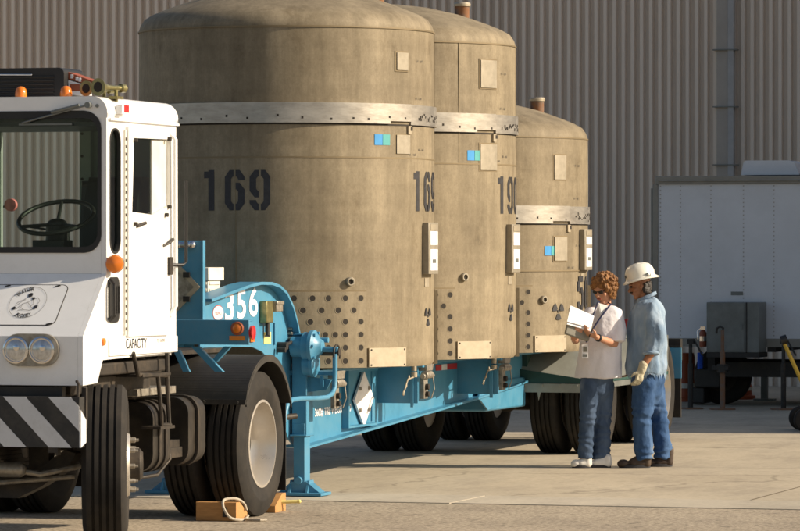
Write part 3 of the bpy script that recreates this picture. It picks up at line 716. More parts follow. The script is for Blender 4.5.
# gusset cap at the foot of the gooseneck, bolts, landing leg
def leg(s_):
    LA = .59
    Q = lambda px, py: TR.on_a(LA, px, py)
    bl, _ = TR.on_a(LA, 306.5, 400); br, _ = TR.on_a(LA, 312.5, 400)
    a0_, a1_ = (LA-.12, LA) if s_ > 0 else (-LA, -LA+.12)
    zt = Q(303, 334)[1]; zm = Q(303, 437)[1]; zf = Q(303, 489)[1]
    m_ = MB(); m_.box(a0_, a1_, bl-.0, br+.02, zm, zt); m_.box(a0_-.01, a1_+.01, bl-.03, br+.01, zm, zm+.012); m_.box(a0_-.006, a1_+.006, bl-.026, br+.006, zt-.012, zt)
    lg = ST.part('landing_leg', m_, 'blue', bevel=.005)
    m_ = MB(); m_.box(a0_+.014, a1_-.014, bl-.004, br-.016, zf+.01, zm+.1); ST.part('inner_leg', m_, 'blue', lg, bevel=.004)
    m_ = MB(); c_ = (a0_+a1_)/2; bc = (bl+br)/2-.01; m_.prism([(c_-.17, .035), (c_-.06, .12), (c_+.06, .12), (c_+.17, .035)], 'b', bc-.07, bc+.07); m_.box(c_-.2, c_+.2, bc-.13, bc+.13, .012, .036); m_.cyl((c_, bc-.1, .13), (c_, bc+.1, .13), .03)
    m_.prism([(bc-.11, .036), (bc-.05, .13), (bc+.05, .13), (bc+.11, .036)], 'a', c_-.08, c_-.062); m_.prism([(bc-.11, .036), (bc-.05, .13), (bc+.05, .13), (bc+.11, .036)], 'a', c_+.062, c_+.08)
    ST.part('foot', m_, 'blue', lg, bevel=.003)
    if s_ < 0:
        m_ = MB(); m_.box(-.6, -.44, bl+.02, br-.02, zt-.3, zt-.05); ST.part('leg_bracket', m_, 'blue', lg); return
    m_ = MB(); b_l = TR.on_a(LA, 291, 0)[0]; m_.box(A+.002, LA-.125, b_l-.012, b_l+.002, Q(0, 365)[1], Q(0, 338)[1])
    for py in (341, 346.5, 352, 358): m_.cyl((LA-.15, bl-.03, Q(0, py)[1]), (LA-.105, bl-.03, Q(0, py)[1]), .014, mi=1, n=8)
    ST.part('leg_bracket', m_, ['blue', 'galv'], lg, bevel=.002)
    # gearbox: pear-shaped casting with its cover bolts
    gb, gz = TR.on_a(LA+.10, 318, 347); gb2, gz2 = TR.on_a(LA+.10, 319, 357)
    m_ = MB()
    m_.lathe([(.06, -.16), (.115, -.14), (.115, -.09), (.130, -.085), (.130, -.055), (.105, -.04), (.07, -.02), (.05, .01), (.0001, .012)], (LA+.13, gb, gz), (1, 0, 0), 32)
    m_.lathe([(.085, -.145), (.085, -.09), (.098, -.085), (.098, -.055), (.07, -.04), (.0001, -.03)], (LA+.13, gb2-.01, gz2-.06), (1, 0, 0), 28)
    for k in range(7): qq = R(20+k*52); m_.cyl((LA+.06, gb+.112*math.cos(qq), gz+.112*math.sin(qq)), (LA+.10, gb+.112*math.cos(qq), gz+.112*math.sin(qq)), .012, n=6)
    m_.cyl((LA+.13, gb, gz-.02), (LA+.26, gb, gz-.02), .022); m_.cyl((LA+.05, gb+.14, gz+.05), (LA+.14, gb+.14, gz+.05), .02)
    m_.cyl((LA-.0, gb-.03, gz), (LA-.1, gb-.03, gz), .08)
    ST.part('gearbox', m_, 'blue', lg)
    H3 = lambda px, py, da=.24: A3(px, py, LA+da)
    m_ = MB(); pts = [H3(335, 354), H3(335, 372), H3(334.5, 388), H3(332, 394), H3(327, 397.5), H3(318, 398.5), H3(300, 398.8), H3(292, 400), H3(287, 405), H3(285, 413), H3(284.5, 422)]
    m_.tube(pts, .0195); ST.part('crank_handle', m_, 'blue', lg)
    m_ = MB(); x0 = Vector(H3(336, 352)); m_.cyl(x0+Vector((-.12, 0, 0)), x0+Vector((.03, 0, 0)), .03); m_.tube([x0+Vector((0, .02+.085*math.sin(t_), .0+.085*math.cos(t_)-.03)) for t_ in [k*.45-1.7 for k in range(9)]], .008)
    x1 = Vector(H3(284.5, 418)); ST.part('crank_hub', m_, 'grime', lg); m_ = MB(); m_.cyl(x1+Vector((-.02, .0, 0)), x1+Vector((.05, 0.12, 0.01)), .022, mi=0)
    ST.part('crank_clip', m_, 'grime', lg)
leg(1); leg(-1)
# placard holder hung on the beam
b0, z0 = P(348, 428.5, A+.05); b1, z1 = P(377, 368, A+.05)
m_ = MB(); m_.box(A, A+.06, b0-.01, b0+.02, z0+.0, z1); m_.box(A, A+.06, b0+.02, b1, z1-.02, z1); m_.box(A+.001, A+.012, b1-.012, b1+.02, z0+.03, z1-.03); m_.box(A, A+.06, b0+.02, b1-.02, z0-.0, z0+.016)
ph = ST.part('placard_holder', m_, 'blue')
cb, cz = P(364, 399, A+.03); hw_ = P(373.5, 0, A+.03)[0]-cb; hh_ = P(0, 370, A+.03)[1]-cz
cz = P(364, 399, A+.03)[1]; hh_ = cz-P(364, 427, A+.03)[1]
m_ = MB(); m_.prism([(cb, cz-hh_), (cb+hw_, cz), (cb, cz+hh_), (cb-hw_, cz)], 'a', A+.016, A+.034)
for k_ in (40, 140, 220, 320): m_.box(A+.034, A+.045, cb+hw_*.6*math.cos(R(k_))-.02, cb+hw_*.6*math.cos(R(k_))+.02, cz+hh_*.6*math.sin(R(k_))-.015, cz+hh_*.6*math.sin(R(k_))+.015, 1)
ST.part('diamond_placard', m_, ['white_tag', 'galv'], ph)
# writing, reflective tape
m_ = MB(); b_, z_ = P(334.5, 409.5, A+.004); bL, zL = P(315, 411.5, A+.004); bR, zR = P(351, 406, A+.004)
put_text(m_, '3600# TIRE WEIGHT 8080', bR-bL, .070, on_a_text(A+.004, (bL+bR)/2, (zL+zR)/2-.015, (zR-zL)/(bR-bL)), bold=.02)
ST.part('weight_marking', m_, 'white_tag', near_plate)
m_ = MB(); bL, zL = P(436, 368, A+.004); bM, _ = P(441.5, 368, A+.004); bN, _ = P(447, 368, A+.004); bR, zR = P(457, 368, A+.004)
m_.box(A, A+.005, bL, bM, zL-.025, zL+.025, 0); m_.box(A, A+.0052, bM, bN, zL-.025, zL+.025, 1); m_.box(A, A+.005, bN, bR, zL-.025, zL+.025, 0)
ST.part('reflective_tape', m_, ['red_tag', 'white_tag'], near_plate)
# outrigger brackets and tie-down clamps that hold the casks
def clamp(px, py, a, zv=.62):
    b_, z_ = TR.on_a(a, px, py)
    m_ = MB(); m_.prism([(A+.01, .80), (a-.06, .84), (a-.02, deck-.07), (A+.01, deck-.035)], 'b', b_-.11, b_-.08); m_.box(A, a+.0, b_-.13, b_+.16, deck-.035, deck-.005); m_.box(a-.10, a-.075, b_-.15, b_-.13, zv, deck-.04)
    br = ST.part('outrigger', m_, 'blue')
    m_ = MB(); z_ = deck-.10
    m_.prism([(b_-.07, z_+.035), (b_+.10, z_+.035), (b_+.13, z_+.095), (b_-.07, z_+.095)], 'a', a-.06, a+.02)
    m_.cyl((a+.0, b_-.08, z_), (a+.0, b_+.10, z_), .032); m_.cyl((a+.0, b_-.13, z_-.01), (a+.0, b_-.10, z_-.01), .022); m_.cyl((a+.0, b_+.12, z_-.01), (a+.0, b_+.16, z_-.01), .022)
    m_.box(a-.045, a-.01, b_-.05, b_+.06, z_-.20, z_-.02); m_.cyl((a-.01, b_-.0, z_-.10), (a+.02, b_-.0, z_-.10), .025, mi=1); m_.cyl((a-.01, b_-.0, z_-.16), (a+.02, b_-.0, z_-.16), .022, mi=1)
    m_.tube([(a+.01, b_+.13, z_), (a+.02, b_+.15, z_-.12), (a+.0, b_+.12, z_-.20)], .006, 6)
    ST.part('tie_down_clamp', m_, ['galv', 'hole'], bevel=.003)
clamp(338, 376, .80, .86); clamp(427, 370, .84); clamp(505, 364, .86)
# far-side row, seen only from the left
for b_ in (-.9, 1.3, 3.7):
    m_ = MB(); m_.box(-.86, -A, b_-.13, b_+.16, deck-.035, deck-.005); m_.prism([(-A-.01, .80), (-.8, .84), (-.84, deck-.07), (-A-.01, deck-.035)], 'b', b_-.11, b_-.08); ST.part('outrigger', m_, 'blue')
def hook(px0, py0, px1, py1, a):
    p0 = Vector(A3(px0, py0, a)); p1 = Vector(A3(px1, py1, a)); m_ = MB()
    m_.cyl(p0, p0+Vector((0, 0, -.06)), .022); m_.cyl(p0+Vector((0, 0, -.07)), p0+Vector((0, 0, -.11)), .027); m_.tube([p0+Vector((0, 0, -.11)), p0*.5+p1*.5+Vector((0, -.02, 0)), p1], .007, 8)
    for k in range(3): x = p0.lerp(p1, .45+.25*k); m_.ell(x, (.008, .012, .022), 8)
    m_.box(p0.x-.35, p0.x+.02, p0.y+.04, p0.y+.06, p0.z-.33, p0.z+.05, 1)
    ST.part('lashing_hook', m_, ['plate', 'blue'])
hook(414, 364, 403, 395, .78); hook(494, 357, 483, 384, .80)
m_ = MB()
for px in (380, 398, 460, 477): b_, _ = P(px, 0); m_.box(A-.001, A+.10, b_, b_+.02, deck-.25, deck-.04)
ST.part('stiffener', m_, 'blue')
for bl_ in (1.18, 3.66):
    m_ = MB(); m_.box(.60, .86, bl_, bl_+.08, deck-.02, deck+.035); ST.part('locating_block', m_, 'blue', bevel=.004)
# rear gusset, suspension box
m_ = MB(); b0, z0 = P(499, 408, .5); m_.box(-.5, .5, P(486, 0, .5)[0], 5.55, z0-.02, .74)
ST.part('suspension_box', m_, 'blue', bevel=.02)
m_ = MB(); m_.prism([(4.1, .95), (4.55, .95), (4.72, .82), (4.70, .52), (4.2, .48), (3.9, .60)], 'a', .50, .515); ST.part('corner_gusset', m_, 'blue')
# rear bogie
FA = 1.06
for i, b_ in enumerate((6.2, 8.62)):
    for f_, outer, inner in ((1, 1.10, .76), (-1, -1.22, -.88)):
        add_wheel(ST, (outer, b_, .525), .525, .28, f_, 'deep'); add_wheel(ST, (inner, b_, .525), .525, .28, f_, 'deep')
    m_ = MB(); m_.cyl((-1.0, b_, .525), (.9, b_, .525), .065); m_.cyl((.15, b_, .525), (.45, b_, .525), .12); ST.part('axle', m_, 'grime')
    m_ = MB(); m_.cyl((.20, b_-.55, .62), (.20, b_-.20, .62), .10); m_.box(.3, .38, b_-.6, b_+.6, .64, .74); m_.box(-.38, -.3, b_-.6, b_+.6, .64, .74); m_.ell((.25, b_-.4, .52), (.12, .13, .12)); ST.part('suspension', m_, 'grime')
m_ = MB(); m_.box(-.5, .5, 5.6, 9.45, .78, .96); ST.part('rear_frame', m_, 'greenrail')
# fender: rail, grey edge strip, pale top plate
Qf = lambda px, py, a=FA: TR.on_a(a, px, py)
FF = 5.52
qf = lambda px, py: TR.on_b(FF, px, py)
aL_, zt = qf(512, 368); aM_, zt1 = qf(576, 378); _, zb = qf(540, 383.5); _, zc_ = qf(540, 392.5); aE = 1.12
m_ = MB(); m_.prism([(aL_, zb), (aE, zb), (aE, zb+.03), (aM_, zt1), (aL_, zt)], 'b', FF, FF+.02); m_.box(aE-.02, aE, FF+.021, 8.7, zb-.0, zb+.03); ST.part('fender_rail', m_, 'greenrail')
m_ = MB(); m_.box(aL_+.03, aE, FF-.014, FF-.002, zc_, zb-.002)
for k in range(4): m_.cyl((aL_+.12+k*.17, FF-.014, zb-.02), (aL_+.12+k*.17, FF-.024, zb-.02), .013, n=8)
m_.prism([(aL_+.25, zc_), (aL_+.28, zc_), (aL_+.262, zc_-.075)], 'b', FF-.012, FF-.004); ST.part('fender_strip', m_, 'greyfender')
m_ = MB(); m_.add([(aL_, FF+.021, zt-.02), (aE, FF+.021, zb+.03), (aE, FF+.5, 1.08), (aL_, FF+.5, 1.10)], [(0, 1, 2, 3)]); m_.add([(aL_, FF+.5, 1.10), (aE, FF+.5, 1.08), (aE, 8.7, 1.08), (aL_, 8.7, 1.10)], [(0, 1, 2, 3)]); ST.part('fender', m_, 'greyfender')
m_ = MB(); m_.box(aE-.018, aE, FF+.5, 8.7, zb+.04, 1.075); m_.box(aE-.018, aE+.004, FF+.3, 8.7, zc_+.03, zb-.003); ST.part('side_skirt', m_, 'cabinet')  # darker grey than the fender: shade put into the skirt's colour
m_ = MB(); m_.box(FA-.6, FA+.02, 9.42, 9.45, .22, .95); ST.part('mudflap', m_, 'black')
m_ = MB(); m_.box(FA-.25, FA+.03, 9.40, 9.415, .62, .93); ST.part('rear_panel', m_, 'blue')
m_ = MB(); at_, zt_ = TR.on_b(9.5, 625.5, 324); m_.box(-1.0, FA-.0, 9.5, 9.58, .8, 1.02); m_.box(at_-.02, at_+.02, 9.52, 9.56, 1.02, zt_+.05, 1); ST.part('rear_bar', m_, ['black', 'red_tag'])

# ================================================================== YARD TRACTOR
YT = Thing('yard_tractor', 'white terminal tractor with striped bumper, coupled under the blue trailer', 'tractor', TK, (0, -1.5, 0))
K = lambda px, py, a=1.1: TK.on_a(a, px, py)
Kb = lambda b, px, py: TK.on_b(b, px, py)
CA, CL, CF, CB, NF = 1.10, -.42, -3.25, -1.90, -3.68
side = [(CF, 2.80), (CB, 2.80), (CB, 1.235), (-3.32, 1.215), (NF+.26, 1.07), (NF, 1.06), (NF, 1.375), (CF, 1.775)]
quarter = rrect(K(109.5, 0)[0], K(120.5, 0)[0], K(0+115, 254)[1], K(115, 128)[1], .09, 4)
dw = [K(129, 212), K(152, 215), K(168, 207), K(168, 139), K(131, 137)]
m_ = MB(); panel(m_, [side, quarter, dw], 'a', CA-.035, CA); ST_side = YT.part('cab_side', m_, 'white', bevel=.004)
m_ = MB(); panel(m_, [side, rrect(-3.0, -2.1, 1.95, 2.65, .08)], 'a', CL, CL+.035); YT.part('cab_side', m_, 'white', bevel=.004)
wsh = rrect(-.30, Kb(CF, 101.5, 0)[0], Kb(CF, 50, 250)[1], Kb(CF, 50, 114)[1], .10)
m_ = MB(); panel(m_, [[(CL+.036, 1.776), (CA-.036, 1.776), (CA-.036, 2.80), (CL+.036, 2.80)], wsh], 'b', CF, CF+.035); YT.part('cab_front', m_, 'white')
m_ = MB(); panel(m_, [rrect(-.30-.02, wsh[0][0]+.0, min(p[1] for p in wsh)-.02, max(p[1] for p in wsh)+.02, .12), rrect(-.30+.015, wsh[0][0]-.025, min(p[1] for p in wsh)+.02, max(p[1] for p in wsh)-.03, .09)], 'b', CF-.008, CF+.03); YT.part('windshield_gasket', m_, 'rubber')
m_ = MB(); panel(m_, [rrect(-.30, wsh[0][0]-.01, min(p[1] for p in wsh), max(p[1] for p in wsh), .10)], 'b', CF+.010, CF+.014); YT.part('windshield', m_, 'glass')
m_ = MB(); panel(m_, [quarter, [(x*.0+cx+(x-cx)*.86, cz+(z-cz)*.965) for (cx, cz) in [((K(109.5, 0)[0]+K(120.5, 0)[0])/2, (K(115, 254)[1]+K(115, 128)[1])/2)] for x, z in quarter]], 'a', CA-.03, CA+.004); YT.part('quarter_window_gasket', m_, 'rubber')
m_ = MB(); panel(m_, [quarter], 'a', CA-.02, CA-.016); YT.part('quarter_window', m_, 'glassd')
# rear wall with its window
r0 = Kb(CB, 3, 0)[0]; r1 = Kb(CB, 84, 0)[0]; rt = Kb(CB, 50, 126)[1]
m_ = MB(); panel(m_, [[(CL+.036, 1.24), (CA-.036, 1.24), (CA-.036, 2.80), (CL+.036, 2.80)], rrect(r0, r1, 1.72, rt, .03)], 'b', CB-.035, CB-.002); YT.part('cab_back', m_, 'inner')
m_ = MB(); a_, z_ = Kb(CB, 91, 0)[0], 0; m_.box(a_-.05, a_+.03, CB-.09, CB-.037, 1.3, 2.78)
for k in range(6): m_.cyl((a_-.03, CB-.095, 1.95+k*.155), (a_-.03, CB-.09, 1.95+k*.155), .010, mi=1, n=8)
YT.part('corner_post', m_, ['inner', 'hole'])
m_ = MB(); a_ = Kb(CB, 2, 0)[0]; m_.box(a_-.045, a_-.0, CB-.09, CB-.037, 1.3, 2.78); YT.part('window_post', m_, 'inner')
m_ = MB(); m_.box(CL+.036, CA-.036, CF+.036, CB-.036, 1.24, 1.27); m_.box(CL+.036, CA-.04, CF+.036, CF+.26, 1.28, 1.80); YT.part('cab_floor', m_, 'rubber')
m_ = MB(); m_.box(CL+.037, CA-.037, CF+.04, CB-.04, 2.74, 2.765); YT.part('headliner', m_, 'rubber')
# roof
m_ = MB()
zr = Kb(CF, 60, 96.5)[1]
rp_ = rrect(CL-.005, CA+.008, 2.70, zr, .11, 6)[:14]+[(CL-.005, 2.782), (CA+.008, 2.782)]
rp_ = [p for p in rrect(CL-.005, CA+.008, 2.60, zr, .11, 6) if p[1] > 2.66][:14]
rp_ = rp_+[(CL-.005, 2.79), (CA+.008, 2.79)]
m_.prism(rp_, 'b', CF-.004, CB+.02, 0, True); ro = YT.part('cab_roof', m_, 'white', bevel=.03)
# gutter / front hood faces
m_ = MB(); m_.box(CA+.008, CA+.02, CF+.03, CB+.01, 2.775, 2.79); YT.part('gutter', m_, 'white', ro)
m_ = MB(); dn = Vector((CF-NF, 1.775-1.375)).normalized(); nn = Vector((-dn.y, dn.x))
m_.prism([(NF, 1.375), (CF, 1.775), (CF+.02, 1.765), (NF+.02, 1.355)], 'a', CL+.036, CA-.036); hd = YT.part('hood', m_, 'white')
m_ = MB(); m_.box(CL+.036, CA-.036, NF, NF+.02, 1.06, 1.373); m_.box(CL+.036, CA-.036, NF+.02, CB, 1.215, 1.235); YT.part('nose_panel', m_, 'white')
# points on the sloped hood: s along the slope from its foot, offset outwards
def hood(a, s_, off=.004):
    d = Vector((0, CF-NF, .40)).normalized(); n_ = Vector((0, -d.z, d.y)); p = Vector((a, NF, 1.375))+d*s_+n_*off; return tuple(p)
Ls = math.hypot(CF-NF, .40)
def hood_px(px, py):     # photo point -> (a, s) on the slope
    best = None
    for i in range(200):
        s_ = Ls*i/199; b = NF+(CF-NF)*i/199; a, z = Kb(b, px, py); zz = 1.375+.4*i/199
        if best is None or abs(z-zz) < best[0]: best = (abs(z-zz), a, s_)
    return best[1], best[2]
aR, sT = hood_px(70, 285); aR2, sB = hood_px(64, 326)
loop = rrect(-.2, aR, sB, sT, .05); loop_i = rrect(-.2+.006, aR-.006, sB+.006, sT-.006, .045)
m_ = MB(); me = outline_mesh([loop, loop_i], .5); m_.merge(me, lambda p: hood(p.x, p.y, .002+(p.z+.5)*.001), 1)
me = outline_mesh([loop_i], .5); m_.merge(me, lambda p: hood(p.x, p.y, .003*(p.z+.5)), 0)
YT.part('access_panel', m_, ['white', 'grime'], hd)
for (px, py) in ((8, 287), (58, 287), (49, 325)):
    a_, s_ = hood_px(px, py); m_ = MB(); m_.add([hood(a_-.02, s_-.008, .006), hood(a_+.02, s_+.004, .006), hood(a_+.015, s_+.016, .006), hood(a_-.02, s_+.004, .006)], [(0, 1, 2, 3)]); YT.part('latch', m_, 'black', hd)
# emblem: ring of lettering round a line drawing
m_ = MB(); ea, es = hood_px(28, 303); er = .125
def ringp(r, q, off=.006): return hood(ea+r*math.cos(q), es+r*1.25*math.sin(q), off)
def arcline(pts, t=.0022, off=.006):
    for i in range(len(pts)-1):
        p, q_ = Vector(pts[i]), Vector(pts[i+1]); d = (q_-p).normalized(); n_ = Vector((-d.y, d.x))*t/2
        m_.add([hood(ea+x.x, es+x.y*1.25, off) for x in (p+n_, q_+n_, q_-n_, p-n_)], [(0, 1, 2, 3)])
arcline([(er*math.cos(k*math.pi/24), er*.93*math.sin(k*math.pi/24)) for k in range(49)], .002)
for word, q0, dq, up in (('TRAILER', 148, -9.8, 1), ('JOCKEY', 244, 10.4, -1)):
    for i, ch in enumerate(word):
        q_ = R(q0+dq*i-(0 if up > 0 else 0)); cx, cy_ = er*.83*math.cos(q_), er*.80*math.sin(q_); rot = q_-math.pi/2 if up > 0 else q_+math.pi/2
        def f_(x, y, cx=cx, cy_=cy_, rot=rot): return hood(ea+cx+x*math.cos(rot)-y*math.sin(rot), es+(cy_+x*math.sin(rot)+y*math.cos(rot))*1.25, .006)
        put_text(m_, ch, .018 if ch != 'I' else .006, .027, f_, bold=.03)
dr = [[(-.09, -.04), (-.06, -.015), (-.03, .02), (-.01, .045), (.02, .04), (.03, .02), (.0, .0), (-.03, -.01), (-.06, -.05), (-.09, -.04)], [(.0, .0), (.03, -.03), (.05, -.05), (.08, -.045)], [(-.02, .02), (-.055, .01), (-.075, -.01)], [(.03, .02), (.06, .035), (.08, .01), (.07, -.02), (.085, -.03)],
      [(-.05, -.06), (-.01, -.055), (.03, -.06), (.06, -.05)], [(-.03, -.01), (-.035, -.04), (-.01, -.055)], [(.03, .02), (.045, -.01), (.03, -.03)]]
for l_ in dr: arcline(l_, .0022)
for (x, y, rr_) in ((.0, .055, .016), (.065, -.035, .014), (-.08, -.045, .012), (.005, .06, .010), (.03, .03, .010)):
    m_.add([hood(ea+x+rr_*math.cos(k), es+(y+rr_*math.sin(k))*1.25, .0055) for k in [j*math.pi/5 for j in range(10)]], [list(range(10))])
YT.part('badge', m_, 'stencil', hd)
# headlights
m_ = MB(); l0 = Kb(NF, 5, 335); l1 = Kb(NF, 60, 365); zc = Kb(NF, 31, 350)[1]
a18, a44 = Kb(NF, 18, 350)[0], Kb(NF, 44, 350)[0]
panel(m_, [rrect(l0[0], l1[0], zc-.105, zc+.105, .10)], 'b', NF-.03, NF-.001, 0)
bz = YT.part('headlight_bezel', m_, 'galv', bevel=.008)
for a_ in (a18, a44):
    h_ = MB(); h_.lathe([(.085, .025), (.088, .045), (.078, .05), (.074, .042)], (a_, NF, zc), (0, -1, 0), 32, 1); h_.lathe([(.075, .036), (.06, .048), (.03, .056), (.0001, .058)], (a_, NF, zc), (0, -1, 0), 32, 0); h_.lathe([(.02, .062), (.012, .066), (.0001, .067)], (a_+.012, NF, zc+.015), (0, -1, 0), 16, 1)
    YT.part('headlight', h_, ['lens', 'chrome'])
# amber domes, roof equipment, horns
for px, py in ((21, 97), (66, 97)):
    a_, _ = Kb(CF+.06, px, py); m_ = MB(); m_.lathe([(.046, -.01), (.046, .008)], (a_, CF+.06, zr-.01), (0, 0, 1), 24, 1); m_.lathe([(.040, .007), (.040, .035), (.034, .062), (.02, .078), (.0001, .082)], (a_, CF+.06, zr-.01), (0, 0, 1), 24, 0)
    YT.part('marker_lamp', m_, ['amber', 'white'], ro)
m_ = MB(); aL, aR_ = -.6, Kb(CF+.25, 64, 0)[0]; zt = Kb(CF+.25, 30, 68)[1]
panel(m_, [rrect(CL+.1, aR_, zr-.02, zt, .04)], 'b', CF+.25, CF+.62, 0)
for k in range(6): z_ = zr+.01+k*.025; m_.box(CL+.14, aR_-.07, CF+.238, CF+.252, z_, z_+.010, 0)
m_.cyl((CL+.2, CF+.24, zt-.035), (aR_-.22, CF+.24, zt-.045), .006, mi=1)
YT.part('air_conditioner', m_, ['rubber', 'chrome'], ro, bevel=.004)
m_ = MB(); a0_ = aR_+.005; bb0 = CF+.33
def lb(px, py, b=bb0): return Kb(b, px, py)
m_.prism([lb(65, 71), lb(97, 82.5), lb(97, 87), lb(65, 78)], 'b', bb0, bb0+.16, 0); m_.prism([lb(65, 79), lb(82, 84), lb(84, 95), lb(65, 95)], 'b', bb0, bb0+.15, 1)
for px, py in ((72, 76.3), (77, 78.6), (80, 79.6)): a_, z_ = lb(px, py); m_.box(a_-.01, a_+.01, bb0-.004, bb0, z_-.014, z_+.012, 1)
m_.box(*[lb(70, 0)[0], lb(80, 0)[0]], bb0-.004, bb0, lb(0, 92)[1]-.0, lb(0, 85)[1], 0)
YT.part('sign_panel', m_, ['rustred', 'white_tag'], ro, bevel=.004)
for px, py, b_, rr_ in ((86, 88.5, CF+.14, .052), (98, 87, CF+.06, .058)):
    a_, z_ = Kb(b_, px, py); m_ = MB(); d = Vector((.28, 1, .0)).normalized()
    m_.lathe([(rr_, 0), (rr_*.97, .008), (rr_*.8, .02), (rr_*.55, .05), (rr_*.38, .09), (rr_*.3, .14), (rr_*.28, .24), (rr_*.5, .25), (rr_*.5, .29), (.0001, .30)], (a_, b_, z_), d, 28, 0)
    m_.lathe([(rr_*.60, -.001), (.0001, -.001)], (a_, b_, z_), d, 28, 1, caps=False)
    e_ = Vector((a_, b_, z_))+d*.2; m_.cyl(e_, e_+Vector((0, 0, -.09)), .012); m_.box(e_.x-.03, e_.x+.03, e_.y-.06, e_.y+.06, zr-.012, zr+.006)
    YT.part('horn', m_, ['brass', 'hole'], ro)
# wiper
m_ = MB(); p0 = (Kb(CF-.03, 88, 105)[0], CF-.035, Kb(CF-.03, 88, 105)[1]); p1 = (Kb(CF-.03, 22, 123)[0], CF-.03, Kb(CF-.03, 22, 123)[1])
m_.tube([p0, p1], .006, 8); m_.tube([(p0[0]-.06, p0[1], p0[2]+.0), (p0[0]-.25, p0[1]-.01, p0[2]-.045)], .011, 8); m_.cyl((p0[0], CF, p0[2]), (p0[0], CF-.045, p0[2]), .02); m_.cyl((p0[0]+.055, CF, p0[2]-.005), (p0[0]+.055, CF-.012, p0[2]-.005), .012)
m_.box(p1[0]-.03, p1[0]+.34, CF-.012, CF-.006, p1[2]-.015, p1[2]-.004)
YT.part('wiper', m_, 'cabinet')
# side fittings
b_, z_ = K(118.5, 113); m_ = MB(); m_.box(CA+.006, CA+.05, b_-.07, b_+.02, 2.79+.03, 2.79+.085, 1); m_.box(CA+.008, CA+.052, b_-.03, b_+.06, 2.79+.04, 2.79+.09, 0); YT.part('side_marker', m_, ['red', 'white'], ro)
b_, z_ = K(110, 264); m_ = MB(); m_.lathe([(.058, -.03), (.060, .0), (.054, .018), (.03, .030), (.0001, .034)], (CA+.05, b_-.05, z_), (.25, -1, 0), 32, 0); m_.lathe([(.0001, -.075), (.052, -.07), (.060, -.03)], (CA+.05, b_-.05, z_), (.25, -1, 0), 32, 1); m_.cyl((CA-.01, b_, z_), (CA+.05, b_, z_), .02, mi=1)
YT.part('turn_signal', m_, ['amber', 'rubber'])
b0, z0 = K(107, 323); b1, z1 = K(118, 277)
m_ = MB(); m_.prism(rrect(b0+.02, b1, z0, z1, .05), 'a', CA, CA+.012); m_.tube([(CA+.01, b0+.03, z1-.02), (CA+.05, b0, z1-.05), (CA+.05, b0, z0+.05), (CA+.01, b0+.03, z0+.02)], .016, 10)
for k in range(4): bb_ = b0+.07+k*.035; m_.box(CA+.012, CA+.02, bb_, bb_+.014, z0+.06, z1-.06)
YT.part('side_grille', m_, 'rubber')
# door
d0, dz0 = K(125.5, 334); d1, dz1 = K(170, 132)
dr_o = [(d0, dz0), (d1-.05, dz0-.01), (d1-.05, K(0+165, 131)[1]), (d0+.02, dz1)]
dz1 = 2.755
wd = [K(129, 212), K(150, 215), K(167, 206), K(167, 139.5), K(131, 138)]
m_ = MB(); panel(m_, [[(d0, 1.36), (d1-.06, 1.355), (d1-.06, 2.745), (d0, 2.745)], wd], 'a', CA+.001, CA+.022)
do = YT.part('door', m_, 'white', bevel=.004)
m_ = MB(); panel(m_, [[K(129.5, 211), K(152, 214.5), K(152, 140), K(131.5, 139)]], 'a', CA-.014, CA-.010); YT.part('door_glass', m_, 'glassd', do)
m_ = MB(); panel(m_, [[K(152, 214), K(167, 206), K(167, 140), K(152, 140)]], 'a', CA-.012, CA-.002); YT.part('door_panel', m_, 'cream', do)
for px, py in ((131, 140), (165, 139), (131, 224), (165, 207), (162, 215)): b_, z_ = K(px, py); m_ = MB(); m_.cyl((CA+.02, b_, z_), (CA+.045, b_, z_), .014, n=10); YT.part('latch_bolt', m_, 'grime', do)
b_, z_ = K(133, 226); m_ = MB(); m_.tube([(CA+.03, b_, z_), (CA+.045, b_+.12, z_+.02)], .012, 8); YT.part('latch', m_, 'grime', do)
b_, z_ = K(160, 246); m_ = MB(); m_.tube([(CA+.02, b_, z_), (CA+.05, b_+.05, z_+.02), (CA+.05, b_+.12, z_+.045), (CA+.02, b_+.16, z_+.04)], .010, 8); YT.part('door_handle', m_, 'grime', do)
b_, z_ = K(166, 266); m_ = MB(); m_.box(CA+.02, CA+.04, b_-.03, b_+.03, z_-.06, z_+.06); YT.part('lock_plate', m_, 'grime', do)
m_ = MB(); m_.box(CA+.001, CA+.012, d0-.035, d0-.012, 1.37, 2.72, 0)
for k in range(26): z_ = 1.4+k*.05; m_.box(CA+.012, CA+.016, d0-.03, d0-.018, z_, z_+.02, 1)
YT.part('door_hinge', m_, ['cream', 'grime'])
m_ = MB(); b_, z_ = K(172, 210); m_.tube([(CA+.0, d1-.0, 2.72), (CA+.03, d1+.02, 2.68), (CA+.03, d1+.03, 1.55), (CA+.0, d1, 1.48)], .016, 10); YT.part('grab_rail', m_, 'white')
m_ = MB(); b_, z_ = K(173, 240); bx, zx = K(170, 265)
m_.tube([(CA+.02, bx-.05, zx), (CA+.07, bx+.06, zx), (CA+.08, bx+.10, zx+.02), (CA+.08, bx+.10, 2.40)], .011, 8); YT.part('grab_handle', m_, 'rubber')
m_ = MB(); m_.box(CA, CA+.012, -3.22, CB-.0, 1.237, 1.345); YT.part('skirt', m_, 'white', bevel=.003)
m_ = MB(); b_, z_ = K(136.5, 343.5, CA+.014); put_text(m_, 'CAPACITY', .40, .068, on_a_text(CA+.014, b_, z_, -.01), 0, .01); b2, z2_ = K(161, 341, CA+.014); put_text(m_, 'TJ-5000', .16, .03, on_a_text(CA+.014, b2, z2_), 1); YT.part('lettering', m_, ['stencil', 'galv'])
b_, z_ = K(103, 342); m_ = MB(); m_.lathe([(.026, 0), (.024, .012), (.0001, .018)], (CA+.001, b_, z_), (1, 0, 0), 20); bpy_o = YT.part('skirt_lamp', m_, 'amber')
